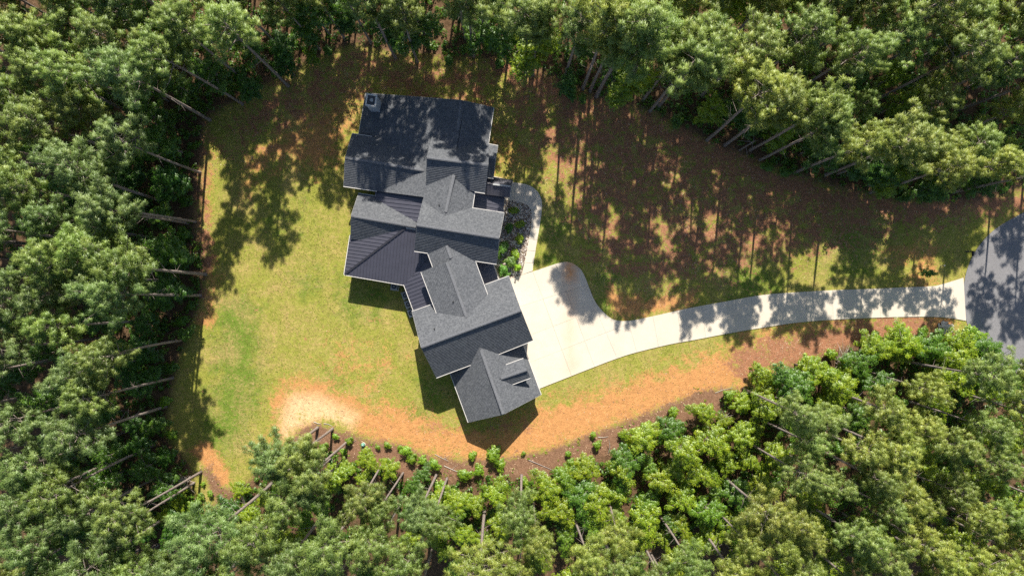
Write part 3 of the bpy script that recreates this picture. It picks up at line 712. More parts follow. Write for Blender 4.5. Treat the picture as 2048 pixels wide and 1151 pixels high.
# air conditioners along the wall
for k, (p, lab) in enumerate((((790.5, 572.5), 'grey air conditioner below the white gutter of the metal porch roof'), ((812.5, 590), 'upper air conditioner half hidden under the slanting metal roof eave'),
                       ((818.5, 608), 'middle air conditioner half hidden under the slanting metal roof eave'), ((824.5, 625), 'lowest air conditioner tucked in by the garage roof corner'))):
    t = empty('air_conditioner', P(p[0], p[1], .0), lab, 'air conditioner', 'air conditioners behind the house', A1 * -1 if k == 0 else -A2)
    b = MB(); b.box((0, 0, .04), (.5, 0, 0), (0, .5, 0), (0, 0, .06)); b.build('pad', M_WALK, t)
    b = MB(); b.box((0, 0, .5), (.38, 0, 0), (0, .38, 0), (0, 0, .38)); b.build('cabinet', M_GREY, t)
    b = MB(); b.lathe([(.30, .885), (.30, .895), (.001, .895)], 16); b.build('fan_opening', M_BLACK, t)
    b = MB()
    for q in range(6):
        a = q * math.pi / 6; b.bar((math.cos(a) * .3, math.sin(a) * .3, .91), (-math.cos(a) * .3, -math.sin(a) * .3, .91 + q * .001), .015, .015)
    b.lathe([(.08, .9), (.08, .94), (.01, .95)], 10); b.build('fan_grille', M_GREY, t)

# ---------------------------------------------------------------- tree meshes
def needles(centers, radii, per, rs, length=.33, width=.022):
    n = len(centers); N = n * per
    c = np.repeat(centers, per, 0); r = np.repeat(radii, per)
    d = rs.normal(size=(N, 3)); d[:, 2] = d[:, 2] * .8 + .35; d /= np.linalg.norm(d, axis=1, keepdims=True)
    off = rs.normal(size=(N, 3)); off /= np.linalg.norm(off, axis=1, keepdims=True)
    start = c + off * (r * rs.uniform(.1, .75, N))[:, None]; d = d * .8 + off * .5 + np.array([0, 0, .15]); d /= np.linalg.norm(d, axis=1, keepdims=True)
    L = r * rs.uniform(.5, .8, N); tip = start + d * L[:, None]
    side = np.cross(d, rs.normal(size=(N, 3))); side /= np.linalg.norm(side, axis=1, keepdims=True)
    w = width * rs.uniform(.7, 1.3, N)
    mid = start + d * (L * .35)[:, None]
    V = np.stack([start, mid + side * w[:, None], tip, mid - side * w[:, None]], 1).reshape(-1, 3)
    i = np.arange(N) * 4
    T = np.concatenate([np.stack([i, i + 1, i + 2], 1), np.stack([i, i + 2, i + 3], 1)])
    ct = np.repeat(rs.uniform(0, 1, n), per) * .7 + rs.uniform(.05, .3, N)
    return V, T, np.concatenate([ct, ct]), np.repeat(c, 4, 0)
def leaves(centers, radii, per, rs, size=.12):
    n = len(centers); N = n * per
    c = np.repeat(centers, per, 0); r = np.repeat(radii, per)
    d = rs.normal(size=(N, 3)); d /= np.linalg.norm(d, axis=1, keepdims=True)
    p = c + d * (r * rs.uniform(.3, 1, N) ** .6)[:, None] * np.array([1, 1, .7])
    nrm = d * .7 + rs.normal(size=(N, 3)) * .5 + np.array([0, 0, .8]); nrm /= np.linalg.norm(nrm, axis=1, keepdims=True)
    a = np.cross(nrm, rs.normal(size=(N, 3))); a /= np.linalg.norm(a, axis=1, keepdims=True); b_ = np.cross(nrm, a)
    s_ = (size * rs.uniform(.6, 1.3, N))[:, None]
    V = np.stack([p - a * s_, p + b_ * s_ * .62, p + a * s_, p - b_ * s_ * .62], 1).reshape(-1, 3)
    i = np.arange(N) * 4
    T = np.concatenate([np.stack([i, i + 1, i + 2], 1), np.stack([i, i + 2, i + 3], 1)])
    ct = np.repeat(rs.uniform(0, 1, n), per) * .5 + rs.uniform(0, .5, N)
    return V, T, np.concatenate([ct, ct]), np.repeat(c, 4, 0)
def make_pine(seed, Ht=20.0, Rc=3.0, base=.58):
    rs = np.random.default_rng(seed); b = MB()
    bend = rs.normal(size=2) * .35; sw = rs.uniform(0, 6.28)
    def tr(h):
        t = h / Ht; return Vector((bend[0] * t * t + .12 * math.sin(t * 5 + sw) * t, bend[1] * t * t + .12 * math.cos(t * 4 + sw) * t, h))
    hs = [-.2, .3, 1.2, 3, 6, 9, 12, 15, 17.5, Ht * .985]; b.tube([tr(h) for h in hs], [.26, .20, .175, .165, .15, .135, .115, .08, .05, .015], 8)
    cen, rad = [], []
    nb = 35; ga = rs.uniform(0, 6.28)
    lob = rs.uniform(0, 6.28, 3)
    for i in range(nb):
        t = (i + rs.uniform(0, 1)) / nb; h = Ht * (base + (.985 - base) * t ** .85)
        az = ga + i * 2.39996 + rs.normal() * .25
        prof = (.45 + .55 * min(1, t / .22)) * (1 - .78 * max(0, (t - .3) / .7) ** 1.3)
        lobf = 1 + .22 * math.sin(2 * az + lob[0]) + .15 * math.sin(3 * az + lob[1])
        L = Rc * prof * lobf * rs.uniform(.65, 1.12); up = rs.uniform(.12, .45) + .4 * t
        p0 = tr(h); d = Vector((math.cos(az), math.sin(az), up)).normalized()
        p1 = p0 + d * L * .55 + Vector((0, 0, -.05 * L)); p2 = p0 + d * L + Vector((0, 0, .10 * L))
        b.tube([p0, p1, p2], [.05, .035, .012], 4, False)
        nc = max(3, int(L * 3.2)); side = Vector((-d.y, d.x, 0)).normalized()
        for k in range(nc):
            s_ = 1 - .72 * (k / nc) ** 1.2; pp = p0.lerp(p1, s_ / .55) if s_ < .55 else p1.lerp(p2, (s_ - .55) / .45)
            lat = (rs.uniform(-1, 1)) * (.25 + .28 * L * (1.1 - s_)); q_ = pp + side * lat + Vector((rs.normal() * .1, rs.normal() * .1, rs.uniform(-.05, .28)))
            cen.append(q_); rad.append(rs.uniform(.28, .48))
            if rs.uniform() < .5: b.tube([pp, q_], [.016, .008], 3, False)
    for k in range(7): cen.append(tr(Ht) + Vector((rs.normal() * .25, rs.normal() * .25, rs.uniform(-.9, .1)))); rad.append(.36)
    # dead stubs on the bare bole
    for k in range(9):
        h = Ht * rs.uniform(.30, base); az = rs.uniform(0, 6.28); L = rs.uniform(.3, 1.5); p0 = tr(h)
        b.tube([p0, p0 + Vector((math.cos(az) * L, math.sin(az) * L, rs.uniform(-.2, .4) * L))], [.028, .008], 3, False)
    V, T, F, cc = needles(np.array([tuple(c) for c in cen]), np.array(rad), 96, rs); T, N = puff(V, T, cc, np.array([0, 0, Ht * .72]))
    return b.mesh('pine_trunk', M_BARK, True), tri_mesh('pine_crown', V, T, M_NEEDLE, F, N)
def make_broad(seed, Ht=10.0, Rc=2.6, base=.3, dens=1.0, lsize=.095, cr=.42, per=40):
    rs = np.random.default_rng(seed); b = MB(); bend = rs.normal(size=2) * .3
    def tr(h): t = h / Ht; return Vector((bend[0] * t * t, bend[1] * t * t, h))
    r0 = .012 * Ht + .02
    b.tube([tr(h * Ht) for h in (-.02, .1, .3, .6, .95)], [r0 * 1.2, r0, r0 * .85, r0 * .5, r0 * .12], 6)
    cen, rad = [], []; nb = int(30 * dens); lob = rs.uniform(0, 6.28, 3)
    for i in range(nb):
        t = (i + rs.uniform()) / nb; h = Ht * (base + (.95 - base) * t); az = i * 2.39996 + rs.normal() * .3
        prof = math.sin(math.pi * min(1, .22 + .78 * t)) ** .6 if t > .35 else (.6 + t)
        L = Rc * prof * rs.uniform(.6, 1.1) * (1 + .25 * math.sin(2 * az + lob[0]) + .18 * math.sin(3 * az + lob[1])); up = .35 + .5 * t
        p0 = tr(h * .92); d = Vector((math.cos(az), math.sin(az), up)).normalized(); p2 = p0 + d * L
        b.tube([p0, p0.lerp(p2, .5) + Vector((0, 0, .05 * L)), p2], [r0 * .3, r0 * .2, r0 * .07], 4, False)
        side = Vector((-d.y, d.x, 0)).normalized(); nc = max(3, int(L / cr * 1.7))
        for k in range(nc):
            s_ = 1 - .75 * k / nc; q_ = p0.lerp(p2, s_) + side * rs.uniform(-1, 1) * .36 * L * (1.15 - s_) + Vector((0, 0, rs.normal() * cr * .35))
            cen.append(q_); rad.append(cr * rs.uniform(.65, 1.15))
    V, T, F, cc = leaves(np.array([tuple(c) for c in cen]), np.array(rad), per, rs, lsize); T, N = puff(V, T, cc, np.array([0, 0, Ht * .45]), (.45, .35, .55))
    return b.mesh('broadleaf_trunk', M_BARK, True), tri_mesh('broadleaf_crown', V, T, M_LEAF, F, N)
PINES = [make_pine(100 + i, 20, rc, ba) for i, (rc, ba) in enumerate([(3.1, .66), (3.4, .64), (2.8, .68), (3.6, .65), (3.0, .66), (3.3, .69), (2.6, .66), (3.5, .67)])]
BROADS = [make_broad(200 + i, 10, rc, ba) for i, (rc, ba) in enumerate([(2.6, .30), (3.0, .35), (2.3, .25), (2.8, .2)])]
BUSHES = [make_broad(300 + i, 2.0, .8, .12, .8, .085, .24, 16) for i in range(4)]
SHRUB = [make_broad(400 + i, 1.0, .5, .08, .8, .05, .16, 18) for i in range(3)]

TREES = []
def place(kind, var, base, ht, wid, col, lean=(0, 0)):
    """one tree: Empty at its foot, trunk and crown below it"""
    tm, cm = {'p': PINES, 'b': BROADS, 's': BUSHES, 'h': SHRUB}[kind][var]
    ref = {'p': 20.0, 'b': 10.0, 's': 2.0, 'h': 1.0}[kind]
    nm = {'p': 'pine_tree', 'b': 'leafy_tree', 's': 'bush', 'h': 'shrub'}[kind]
    o = bpy.data.objects.new(nm, None); C.objects.link(o); o.location = (base[0], base[1], 0)
    o.rotation_euler = (lean[0], lean[1], random.uniform(0, 6.28)); o.scale = (wid, wid, ht / ref)
    t = link('trunk' if kind != 's' and kind != 'h' else 'stems', tm, o); c = link('crown' if kind in 'pb' else 'foliage', cm, o); c.color = (*col, 1)
    rec = dict(o=o, kind=kind, base=Vector(base), ht=ht, wid=wid, col=col); TREES.append(rec)
    return rec
def jit(c, v=.10):
    k = random.uniform(1 - v, 1 + v); return tuple(max(.05, x * k * random.uniform(1 - v * .35, 1 + v * .35)) for x in c)
BLUE = (.86, 1.0, 1.02); OLIVE = (1.10, 1.10, .78); YEL = (1.34, 1.28, .80); MID = (1.02, 1.12, .86)
def pine_tone(px, py):
    # tone seen in each part of the woods
    if px > 1150 and py < 500: return [YEL, OLIVE, YEL, MID][random.randrange(4)]
    if px > 950 and py > 700: return [YEL, OLIVE, MID, YEL][random.randrange(4)]
    if px < 500 and py > 350: return [BLUE, MID, BLUE][random.randrange(3)]
    return [MID, OLIVE, BLUE, MID][random.randrange(4)]
occ = []
def far(b, d):
    return all((b[0] - q[0]) ** 2 + (b[1] - q[1]) ** 2 > d * d for q in occ)
# pines whose boles show in the photo; last row mostly unseen, added for the shadows they cast: foot (px), height, tilt
HAND = [(420, 240, 21.5), (400, 345, 20), (327, 287, 19), (391, 443, 21), (376, 446, 19), (292, 473, 19), (411, 548, 21), (352, 560, 18), (401, 590, 21), (367, 679, 20), (300, 640, 19),
        (345, 755, 20), (331, 812, 19), (240, 915, 20), (402, 943, 19), (388, 965, 18), (318, 950, 19), (420, 1040, 18), (440, 1048, 17), (485, 208, 21), (497, 165, 20), (577, 172, 21), (572, 105, 20),
        (742, 86, 20), (791, 116, 21), (835, 124, 19), (948, 112, 21), (1052, 148, 21), (1066, 150, 20), (1128, 160, 20), (1300, 222, 24), (1316, 214, 23), (1286, 200, 22), (1414, 280, 22), (1450, 290, 21), (1520, 320, 21), (1500, 300, 22),
        (1590, 345, 19), (1650, 350, 20), (1740, 385, 18), (1905, 385, 17), (1985, 350, 18), (2050, 330, 20), (1230, 200, 24), (1180, 182, 22),
        (635, 855, 18), (665, 857, 18), (695, 882, 18), (662, 915, 18), (765, 926, 17), (806, 945, 16), (873, 948, 17), (894, 956, 17), (1043, 950, 17), (800, 1008, 18), (1487, 777, 19), (690, 915, 17),
        (2120, 320, 20), (1193, 192, 26), (1165, 178, 25), (762, 52, 20), (808, 66, 20), (838, 52, 20), (932, 78, 20), (972, 92, 20), (745, 10, 20), (920, 30, 20), (2180, 320, 20), (2140, 290, 21), (690, 78, 19), (640, 100, 16)]
for (x, y, h) in HAND:
    bb = P(x, y); occ.append(bb)
    place('p', random.randrange(8), bb, h, random.uniform(.88, 1.08) * h / 20, jit(pine_tone(x, y)), (random.uniform(-.02, .02), random.uniform(-.02, .02)))
def woods_px(x, y): return not inside(np.array([x]), np.array([y]), CLEARING)[0]
WX = (105, 1960); WY = (-150, 1085)
def fill(kind, n, dmin, hts, tone, test, edge=14):
    made = 0
    for _ in range(n):
        x, y = random.uniform(-60, 2140), random.uniform(-150, 1200)
        if not woods_px(x, y) or not test(x, y): continue
        if seg_dist(np.array([float(x)]), np.array([float(y)]), CLEARING, True)[0] < edge: continue
        bb = P(x, y)
        if not far(bb, dmin * ((1.35 if x < 1400 else 1.55) if (y < 330 and x > 420 and kind == 'p' and seg_dist(np.array([float(x)]), np.array([float(y)]), CLEARING, True)[0] < 165) else 1.0)): continue
        occ.append(bb); h = random.uniform(*hts); made += 1
        if kind == 'p' and 1380 < x < 1960 and 235 < y < 420: h = random.uniform(14, 16.5)
        var = random.randrange(8 if kind == 'p' else 4)
        ref = 20 if kind == 'p' else 10
        place(kind, var, bb, h, random.uniform(.85, 1.12) * (h / ref) ** .8, jit(tone(x, y)), (random.uniform(-.03, .03), random.uniform(-.03, .03)))
    return made
GRN = (.85, 1.0, .8); BRI = (2.1, 1.65, .8); DKG = (.6, .85, .75)
def broad_tone(x, y):
    if y < 300 and x < 1000: return GRN if random.random() < .6 else DKG
    if y > 700 and x > 500: return BRI if random.random() < .75 else GRN
    if x < 500: return DKG if random.random() < .6 else GRN
    return [GRN, BRI, DKG][random.randrange(3)]
def seen(x, y): return 105 < x < 1960 and y < 1085
n1 = fill('p', 9000, 3.3, (18.5, 21.5), pine_tone, lambda x, y: not (866 < x < 908 and y < 120) and not (660 < x < 1000 and 800 < y < 1000) and (y < 640 and (20 < x < 2120)) or (20 < x < 1000 and y < 1110) , 24)
n2 = fill('p', 5000, 3.0, (14.5, 18.5), pine_tone, lambda x, y: 640 < y < 1110 and 980 < x < 2030 and not (x < 1420 and y < 985), 40)
occ_p = list(occ)
# broadleaf understorey
occ = []
HANDB = [(1062, 128, 12, 1.25, BRI), (1015, 120, 11, 1.1, GRN), (1245, 190, 11, 1.15, BRI), (1215, 180, 9, .9, GRN), (1130, 185, 6, .7, DKG), (1430, 60, 15, 1.3, BRI), (1735, 372, 8, .95, BRI), (1690, 350, 9, 1.0, GRN), (1620, 325, 8, 1.0, GRN), (1480, 262, 7, .8, GRN),
         (1400, 240, 8, .8, BRI), (633, 128, 3.2, .42, (1.9, 1.6, .9)), (384, 668, 3.0, .42, GRN), (1836, 545, 3.4, .36, GRN), (640, 60, 12, 1.0, GRN), (700, 55, 11, 1.0, GRN), (860, 90, 10, 1.0, GRN), (960, 100, 9, .9, GRN), (800, 80, 8, .9, DKG),
         (740, 905, 4, .55, BRI), (790, 925, 4.2, .6, BRI), (700, 925, 4, .5, BRI), (835, 960, 3.6, .5, GRN), (855, 940, 3.6, .42, GRN), (915, 985, 6, .8, BRI), (1165, 918, 5.5, .75, BRI), (1100, 960, 6, .8, BRI), (1270, 862, 7, .9, BRI), (1320, 840, 7, .8, GRN), (1235, 900, 7, .9, GRN), (1150, 970, 7, .9, GRN),
         (1395, 815, 5, .6, BRI), (1470, 800, 5, .6, BRI), (1500, 742, 5.5, .6, BRI), (1590, 728, 7, .8, BRI), (1560, 750, 8, .9, GRN), (1720, 690, 6, .9, BRI), (1770, 682, 6.5, 1.0, BRI), (1820, 690, 7, 1.0, GRN), (1870, 684, 7, .95, BRI), (1915, 690, 7, .9, GRN), (1680, 720, 6, .8, GRN), (1640, 760, 8, 1.0, BRI), (1955, 745, 8, 1.0, GRN), (1900, 740, 9, 1.1, GRN), (1840, 750, 9, 1.1, BRI), (1990, 800, 9, 1.0, GRN),
         (350, 300, 6, .8, DKG), (365, 390, 6, .8, DKG), (360, 500, 5.5, .8, GRN), (370, 540, 4, .6, GRN), (340, 600, 5, .7, GRN), (320, 700, 6, .8, DKG), (315, 760, 6, .8, DKG), (335, 840, 5, .7, GRN), (305, 880, 6, .8, DKG), (350, 905, 4, .6, DKG), (370, 985, 4, .6, BRI), (355, 1010, 4, .6, BRI), (400, 1050, 4, .6, BRI), (440, 170, 8, .9, DKG), (530, 120, 8, .9, GRN), (430, 100, 9, 1.0, GRN), (520, 190, 5, .7, DKG), (590, 150, 5, .7, DKG)]
for (x, y, h, w, c) in HANDB:
    bb = P(x, y); occ.append(bb); place('b', random.randrange(4), bb, h, w * 1.0, jit(c, .06), (random.uniform(-.04, .04), random.uniform(-.04, .04)))
fill('b', 5000, 2.1, (3.5, 6.5), lambda x, y: BRI if random.random() < .7 else (1.3, 1.3, .8), lambda x, y: 430 < x < 1620 and y > 760 and y < 1080, -1)
occ = []
fill('b', 4000, 2.6, (5, 8.5), lambda x, y: BRI if random.random() < .8 else (1.3, 1.3, .8), lambda x, y: 640 < x < 1450 and y > 900 and y < 1060, 12)
fill('b', 5000, 3.1, (4.5, 9.5), broad_tone, lambda x, y: -40 < x < 2100 and -10 < y < 1170, 12)
fill('b', 900, 2.9, (9, 13), broad_tone, lambda x, y: 640 < y < 1110 and x > 980, 30)

# ---------------------------------------------------------------- drop trees that other crowns hide completely (found once by casting sight lines)
KEEP_ = [P(633, 128), P(384, 668), P(1836, 545)]
HIDDEN = set([77, 126, 145, 146, 206, 212, 232, 246, 257, 301, 305, 316, 383, 384, 396, 404, 406, 407, 408, 410, 411, 412, 413, 414, 416, 417, 418, 419, 422, 424, 426, 430, 431, 435, 436, 438, 439, 441, 442, 443, 444, 450, 451, 452, 453, 455, 457, 459, 460, 461, 464, 465, 467, 469, 471, 473, 474, 476, 477, 478, 480, 481, 483, 484, 490, 500, 502, 508, 515, 518, 521, 522, 523, 524, 525, 527, 528, 529, 530, 532, 535, 536, 541, 542, 543, 546, 549, 552, 553, 554, 555, 556, 557, 558, 559, 561, 563, 564, 565, 567, 568, 570, 571, 574, 577, 584, 585, 589, 592, 593, 594, 598, 599, 602, 604, 609, 610, 613, 614, 615, 616, 618, 619, 622, 624, 625, 626, 627, 628, 629, 631, 633, 634, 639, 641, 642, 644, 645, 646, 647, 652, 653, 655, 657, 661, 663, 664, 665, 666, 668, 669, 670, 671, 672, 673, 674, 675, 676, 677, 680, 682, 685, 686, 687, 689, 690, 692, 693, 694, 695, 696, 697, 698, 701, 702, 703, 704, 706, 708, 712, 714, 715, 718, 722, 727, 729, 733, 735, 738, 739, 740, 742, 743, 744, 745, 748, 749, 750, 751, 753, 754, 756, 758, 760, 761, 763, 764, 765, 767, 769, 770, 772, 774, 778, 779, 780, 782, 784, 785, 789, 791, 793, 795, 797, 798, 799, 800, 804, 805, 806, 808, 810, 811, 814, 815])
HIDDEN = {i_ for i_ in HIDDEN if all((TREES[i_]['base'] - k_).length > .4 for k_ in KEEP_)}
for i_ in HIDDEN:
    for ch_ in list(TREES[i_]['o'].children): bpy.data.objects.remove(ch_)
    bpy.data.objects.remove(TREES[i_]['o'])
TREES = [r_ for i_, r_ in enumerate(TREES) if i_ not in HIDDEN]

# ---------------------------------------------------------------- labels for the woods: every tree by tone, size and place
ORD = ['first', 'second', 'third', 'fourth', 'fifth', 'sixth', 'seventh', 'eighth', 'ninth', 'tenth', 'eleventh', 'twelfth', 'thirteenth', 'fourteenth', 'fifteenth', 'sixteenth', 'seventeenth', 'eighteenth', 'nineteenth', 'twentieth'] + ['twenty-' + q for q in ('first', 'second', 'third', 'fourth', 'fifth', 'sixth', 'seventh', 'eighth', 'ninth')]
ORD += ['thirtieth'] + ['thirty-' + q for q in ORD[:9]] + ['fortieth'] + ['forty-' + q for q in ORD[:9]]
LEFT = [(90, 'at top left'), (190, 'opposite the chimney'), (290, 'opposite the top gable'), (390, 'opposite the front walk'), (480, 'opposite the gravel bed'), (570, 'opposite the hip porch roof'), (660, 'opposite the driveway mouth'),
        (760, 'opposite the garage gable'), (860, 'opposite the gable foot'), (950, 'opposite the green cover'), (1050, 'opposite the lawn foot'), (9999, 'at bottom left')]
TOPX = [(560, 'left of the chimney'), (700, 'just left of the chimney'), (820, 'above the chimney'), (920, 'above the roof ridge'), (1020, 'above the front porch'), (1130, 'above the curved walk'), (1250, 'above the driveway corner'), (1370, 'above the driveway bend'),
        (1490, 'above the driveway middle'), (1620, 'above the leafy front yard'), (1740, 'above the young yard tree'), (1860, 'above the driveway end'), (9999, 'above the turning circle')]
BOTX = [(560, 'below the green lawn'), (680, 'below the pale straw patch'), (780, 'below the green cover'), (880, 'below the garage back corner'), (980, 'below the garage gable'), (1100, 'below the clay path'), (1220, 'below the driveway pad'), (1340, 'below the orange bank'),
        (1460, 'below the bank end'), (1580, 'below the driveway middle'), (1700, 'below the brush pile'), (1820, 'below the long driveway'), (1920, 'below the rock pile'), (9999, 'below the turning circle')]
def pickband(t, v): return next(nm for lim, nm in t if v < lim)
groups = {}
for r in TREES:
    if r['kind'] not in 'pb': continue
    x, y = pix((r['base'].x, r['base'].y, r['ht'] * .78)); bx_, by_ = pix((r['base'].x, r['base'].y, 0)); r['px'] = (x, y)
    if y < -45: reg = 'beyond'
    elif bx_ < 425 and by_ > 120: reg = 'left'
    elif by_ < 500: reg = 'top'
    else: reg = 'bottom'
    band = {'left': lambda: pickband(LEFT, y), 'top': lambda: pickband(TOPX, x), 'bottom': lambda: pickband(BOTX, x), 'beyond': lambda: pickband(TOPX, x)}[reg]()
    groups.setdefault((reg, r['kind'], band), []).append(r)
def tone_word(c, kind):
    if kind == 'p': return 'yellow-green' if c[0] > 1.15 else ('grey-green' if c[2] > .96 else 'green')
    return 'bright green' if c[0] > 1.2 else ('dark green' if c[0] < .72 else 'green')
for (reg, kind, band), rs_ in groups.items():
    nm = 'pine' if kind == 'p' else 'leafy tree'
    if reg == 'beyond':
        rs_.sort(key=lambda r: r['px'][0])
        for i, r in enumerate(rs_): tag(r['o'], f'{nm} beyond the photo top edge {band}, {ORD[i]} from the left', 'tree', f'{nm}s beyond the top edge')
        continue
    key = {'left': lambda r: -r['px'][0], 'top': lambda r: -r['px'][1], 'bottom': lambda r: r['px'][1]}[reg]
    rs_.sort(key=key)
    for i, r in enumerate(rs_):
        w = 'broad' if r['wid'] * (1 if kind == 'p' else 1) > 1.0 else 'slim'
        o_ = ORD[i]; edge = 'from the lawn' if reg == 'left' else 'from the clearing'
        tag(r['o'], f'{w} {tone_word(r["col"], kind)} {nm}, {o_} {edge}, {reg} woods {band}', 'tree', f'{nm}s of the {reg} woods')
def relabel(px, lab, cat='tree', grp=None):
    best = min((r for r in TREES if r['kind'] in 'pb'), key=lambda r: (r['base'] - P(*px)).length)
    best['o']['label'] = lab; best['o']['category'] = cat
relabel((633, 128), 'small yellow-green sapling alone in the shade left of the chimney')
relabel((384, 668), 'small round leafy sapling at the left edge of the lawn')
relabel((1836, 545), 'young tree standing alone on grass above the driveway end')
relabel((1300, 222), 'leaning pine at the front yard edge with two thick grey stems beside it')

# ---------------------------------------------------------------- shrubs in the bed
SB = [((1030.7, 421), 1.0, .95, (1.5, 1.25, .6), 'yellow-green round shrub nearest the porch in the gravel bed'), ((1043, 448), 1.05, 1.0, (1.6, 1.25, .5), 'yellow round shrub beside the walk, second below the porch'),
      ((1018, 457), 1.0, 1.05, (.7, .9, .7), 'dark green shrub against the house in the gravel bed'), ((1039, 479), 1.1, 1.05, (2.0, 1.5, .6), 'golden shrub in the middle of the gravel bed'),
      ((1009, 491), 1.3, 1.25, (1.0, 1.15, 1.6), 'blue-green shrub by the house wall in the gravel bed'), ((1028.6, 505), 1.0, 1.05, (1.7, 1.45, .6), 'yellow-green shrub between blue-green and grey shrubs'),
      ((1020, 522), 1.2, 1.3, (.95, .95, 1.3), 'grey-green open shrub low in the gravel bed'), ((1004, 541), 1.3, 1.15, (.95, 1.25, 1.5), 'blue-green upright shrub by the small metal porch roof'),
      ((1034.5, 536), 1.4, .85, (2.1, 1.9, .6), 'bright lime conical shrub near the driveway'), ((1013, 549), .9, .9, (.9, 1.1, .9), 'small green shrub at the bottom of the gravel bed'), ((999, 512), .8, .7, (.9, 1.0, .7), 'little green shrub under the roof edge in the bed')]
for (p, h, w, c, lab) in SB:
    r = place('h', random.randrange(3), P(*p), h * 1.15, w * 1.25, tuple(x * 1.35 for x in c)); tag(r['o'], lab, 'shrub', 'shrubs in the gravel bed')
# bright bushes on the mulch and at the woods' foot
BU = [(757, 893, .7), (776, 888, 1.0), (801, 893, .7), (815, 899, 1.6), (690, 900, 1.0), (673, 871, .9), (700, 878, 1.1), (650, 890, 1.3), (946, 908, 1.2), (990, 903, 2.2), (1000, 925, 1.6), (1047, 904, .6), (1136, 904, .9), (1185, 867, .9), (1195, 887, 1.2), (1245, 868, 1.3), (1255, 880, 1.1), (1290, 850, 1.6),
      (1342, 820, 1.5), (1407, 818, 2.0), (1455, 790, 1.8), (1490, 790, 2.2), (405, 990, 1.0), (423, 985, .9), (400, 1000, 1.2), (408, 965, .6), (378, 1010, 2.0), (365, 995, 1.8), (930, 945, 1.8), (960, 935, 1.5), (1048, 958, 1.4), (1120, 940, 1.6), (1140, 922, 1.3), (870, 925, 1.6), (845, 915, 1.3), (885, 970, 2.2), (825, 912, 1.4),
      (1530, 752, 2.0), (1605, 722, 2.2), (1655, 705, 1.6), (1745, 672, 1.6), (1790, 662, 1.4), (1840, 660, 1.2), (1930, 660, 1.6), (1945, 672, 1.8), (350, 345, 1.8), (383, 310, 1.2), (380, 405, 1.6), (375, 470, 1.8), (378, 520, 1.6), (385, 610, 1.2), (370, 640, 1.6), (352, 730, 1.6), (338, 800, 1.5), (350, 865, 1.4), (1140, 195, 1.6), (1165, 200, 1.3), (1350, 245, 1.8), (1530, 335, 1.6), (1565, 345, 1.5), (1000, 130, 1.5), (900, 125, 1.4), (1800, 395, 1.6), (1850, 395, 1.6), (660, 105, 1.4)]
def near_mark(x, y):
    marks = [((727, 888), 'the green cover'), ((633, 128), 'the yellow-green sapling'), ((1008, 828), 'the garage gable'), ((690, 548), 'the hip porch roof corner'), ((1700, 735), 'the brush pile'), ((1890, 653), 'the rock pile'), ((400, 345), 'the left wood edge opposite the top gable'),
             ((402, 943), 'the paired pines at bottom left'), ((1487, 777), 'the leaning pine below the driveway'), ((635, 855), 'the leaning bare trunks below the straw patch'), ((1043, 950), 'the lone stem below the clay path'), ((405, 590), 'the twin trunks left of the lawn'), ((1300, 222), 'the leaning front yard pine'),
             ((1120, 930), 'the mulch below the driveway pad'), ((1240, 870), 'the mulch below the orange bank'), ((1400, 820), 'the dark snag'), ((870, 935), 'the mulch below the garage'), ((940, 110), 'the woods behind the roof ridge'), ((350, 780), 'the left wood edge opposite the garage'), ((1800, 390), 'the woods above the driveway end'), ((1600, 350), 'the woods above the front yard')]
    return min(marks, key=lambda m: (m[0][0] - x) ** 2 + (m[0][1] - y) ** 2)[1]
bg_ = {}
for (x, y, s_) in BU:
    bright = y > 780 or x > 1500 and y > 640
    r = place('s', random.randrange(4), P(x, y), s_ * 1.0, s_ * .62, jit((1.75, 1.6, .9) if bright else (.95, 1.1, .7), .12)); r['px'] = (x, y); bg_.setdefault(near_mark(x, y), []).append(r)
for mk, rs_ in bg_.items():
    rs_.sort(key=lambda r: r['px'][0])
    for i, r in enumerate(rs_):
        sz = 'small' if r['ht'] < 1.2 else 'full'; tn = 'lime' if r['col'][0] > 1.3 else 'dark green'
        pos_ = '' if len(rs_) == 1 else f', {ORD[i]} from left'
        tag(r['o'], f'{sz} {tn} bush by {mk}{pos_}', 'bush', 'bushes at the foot of the woods')

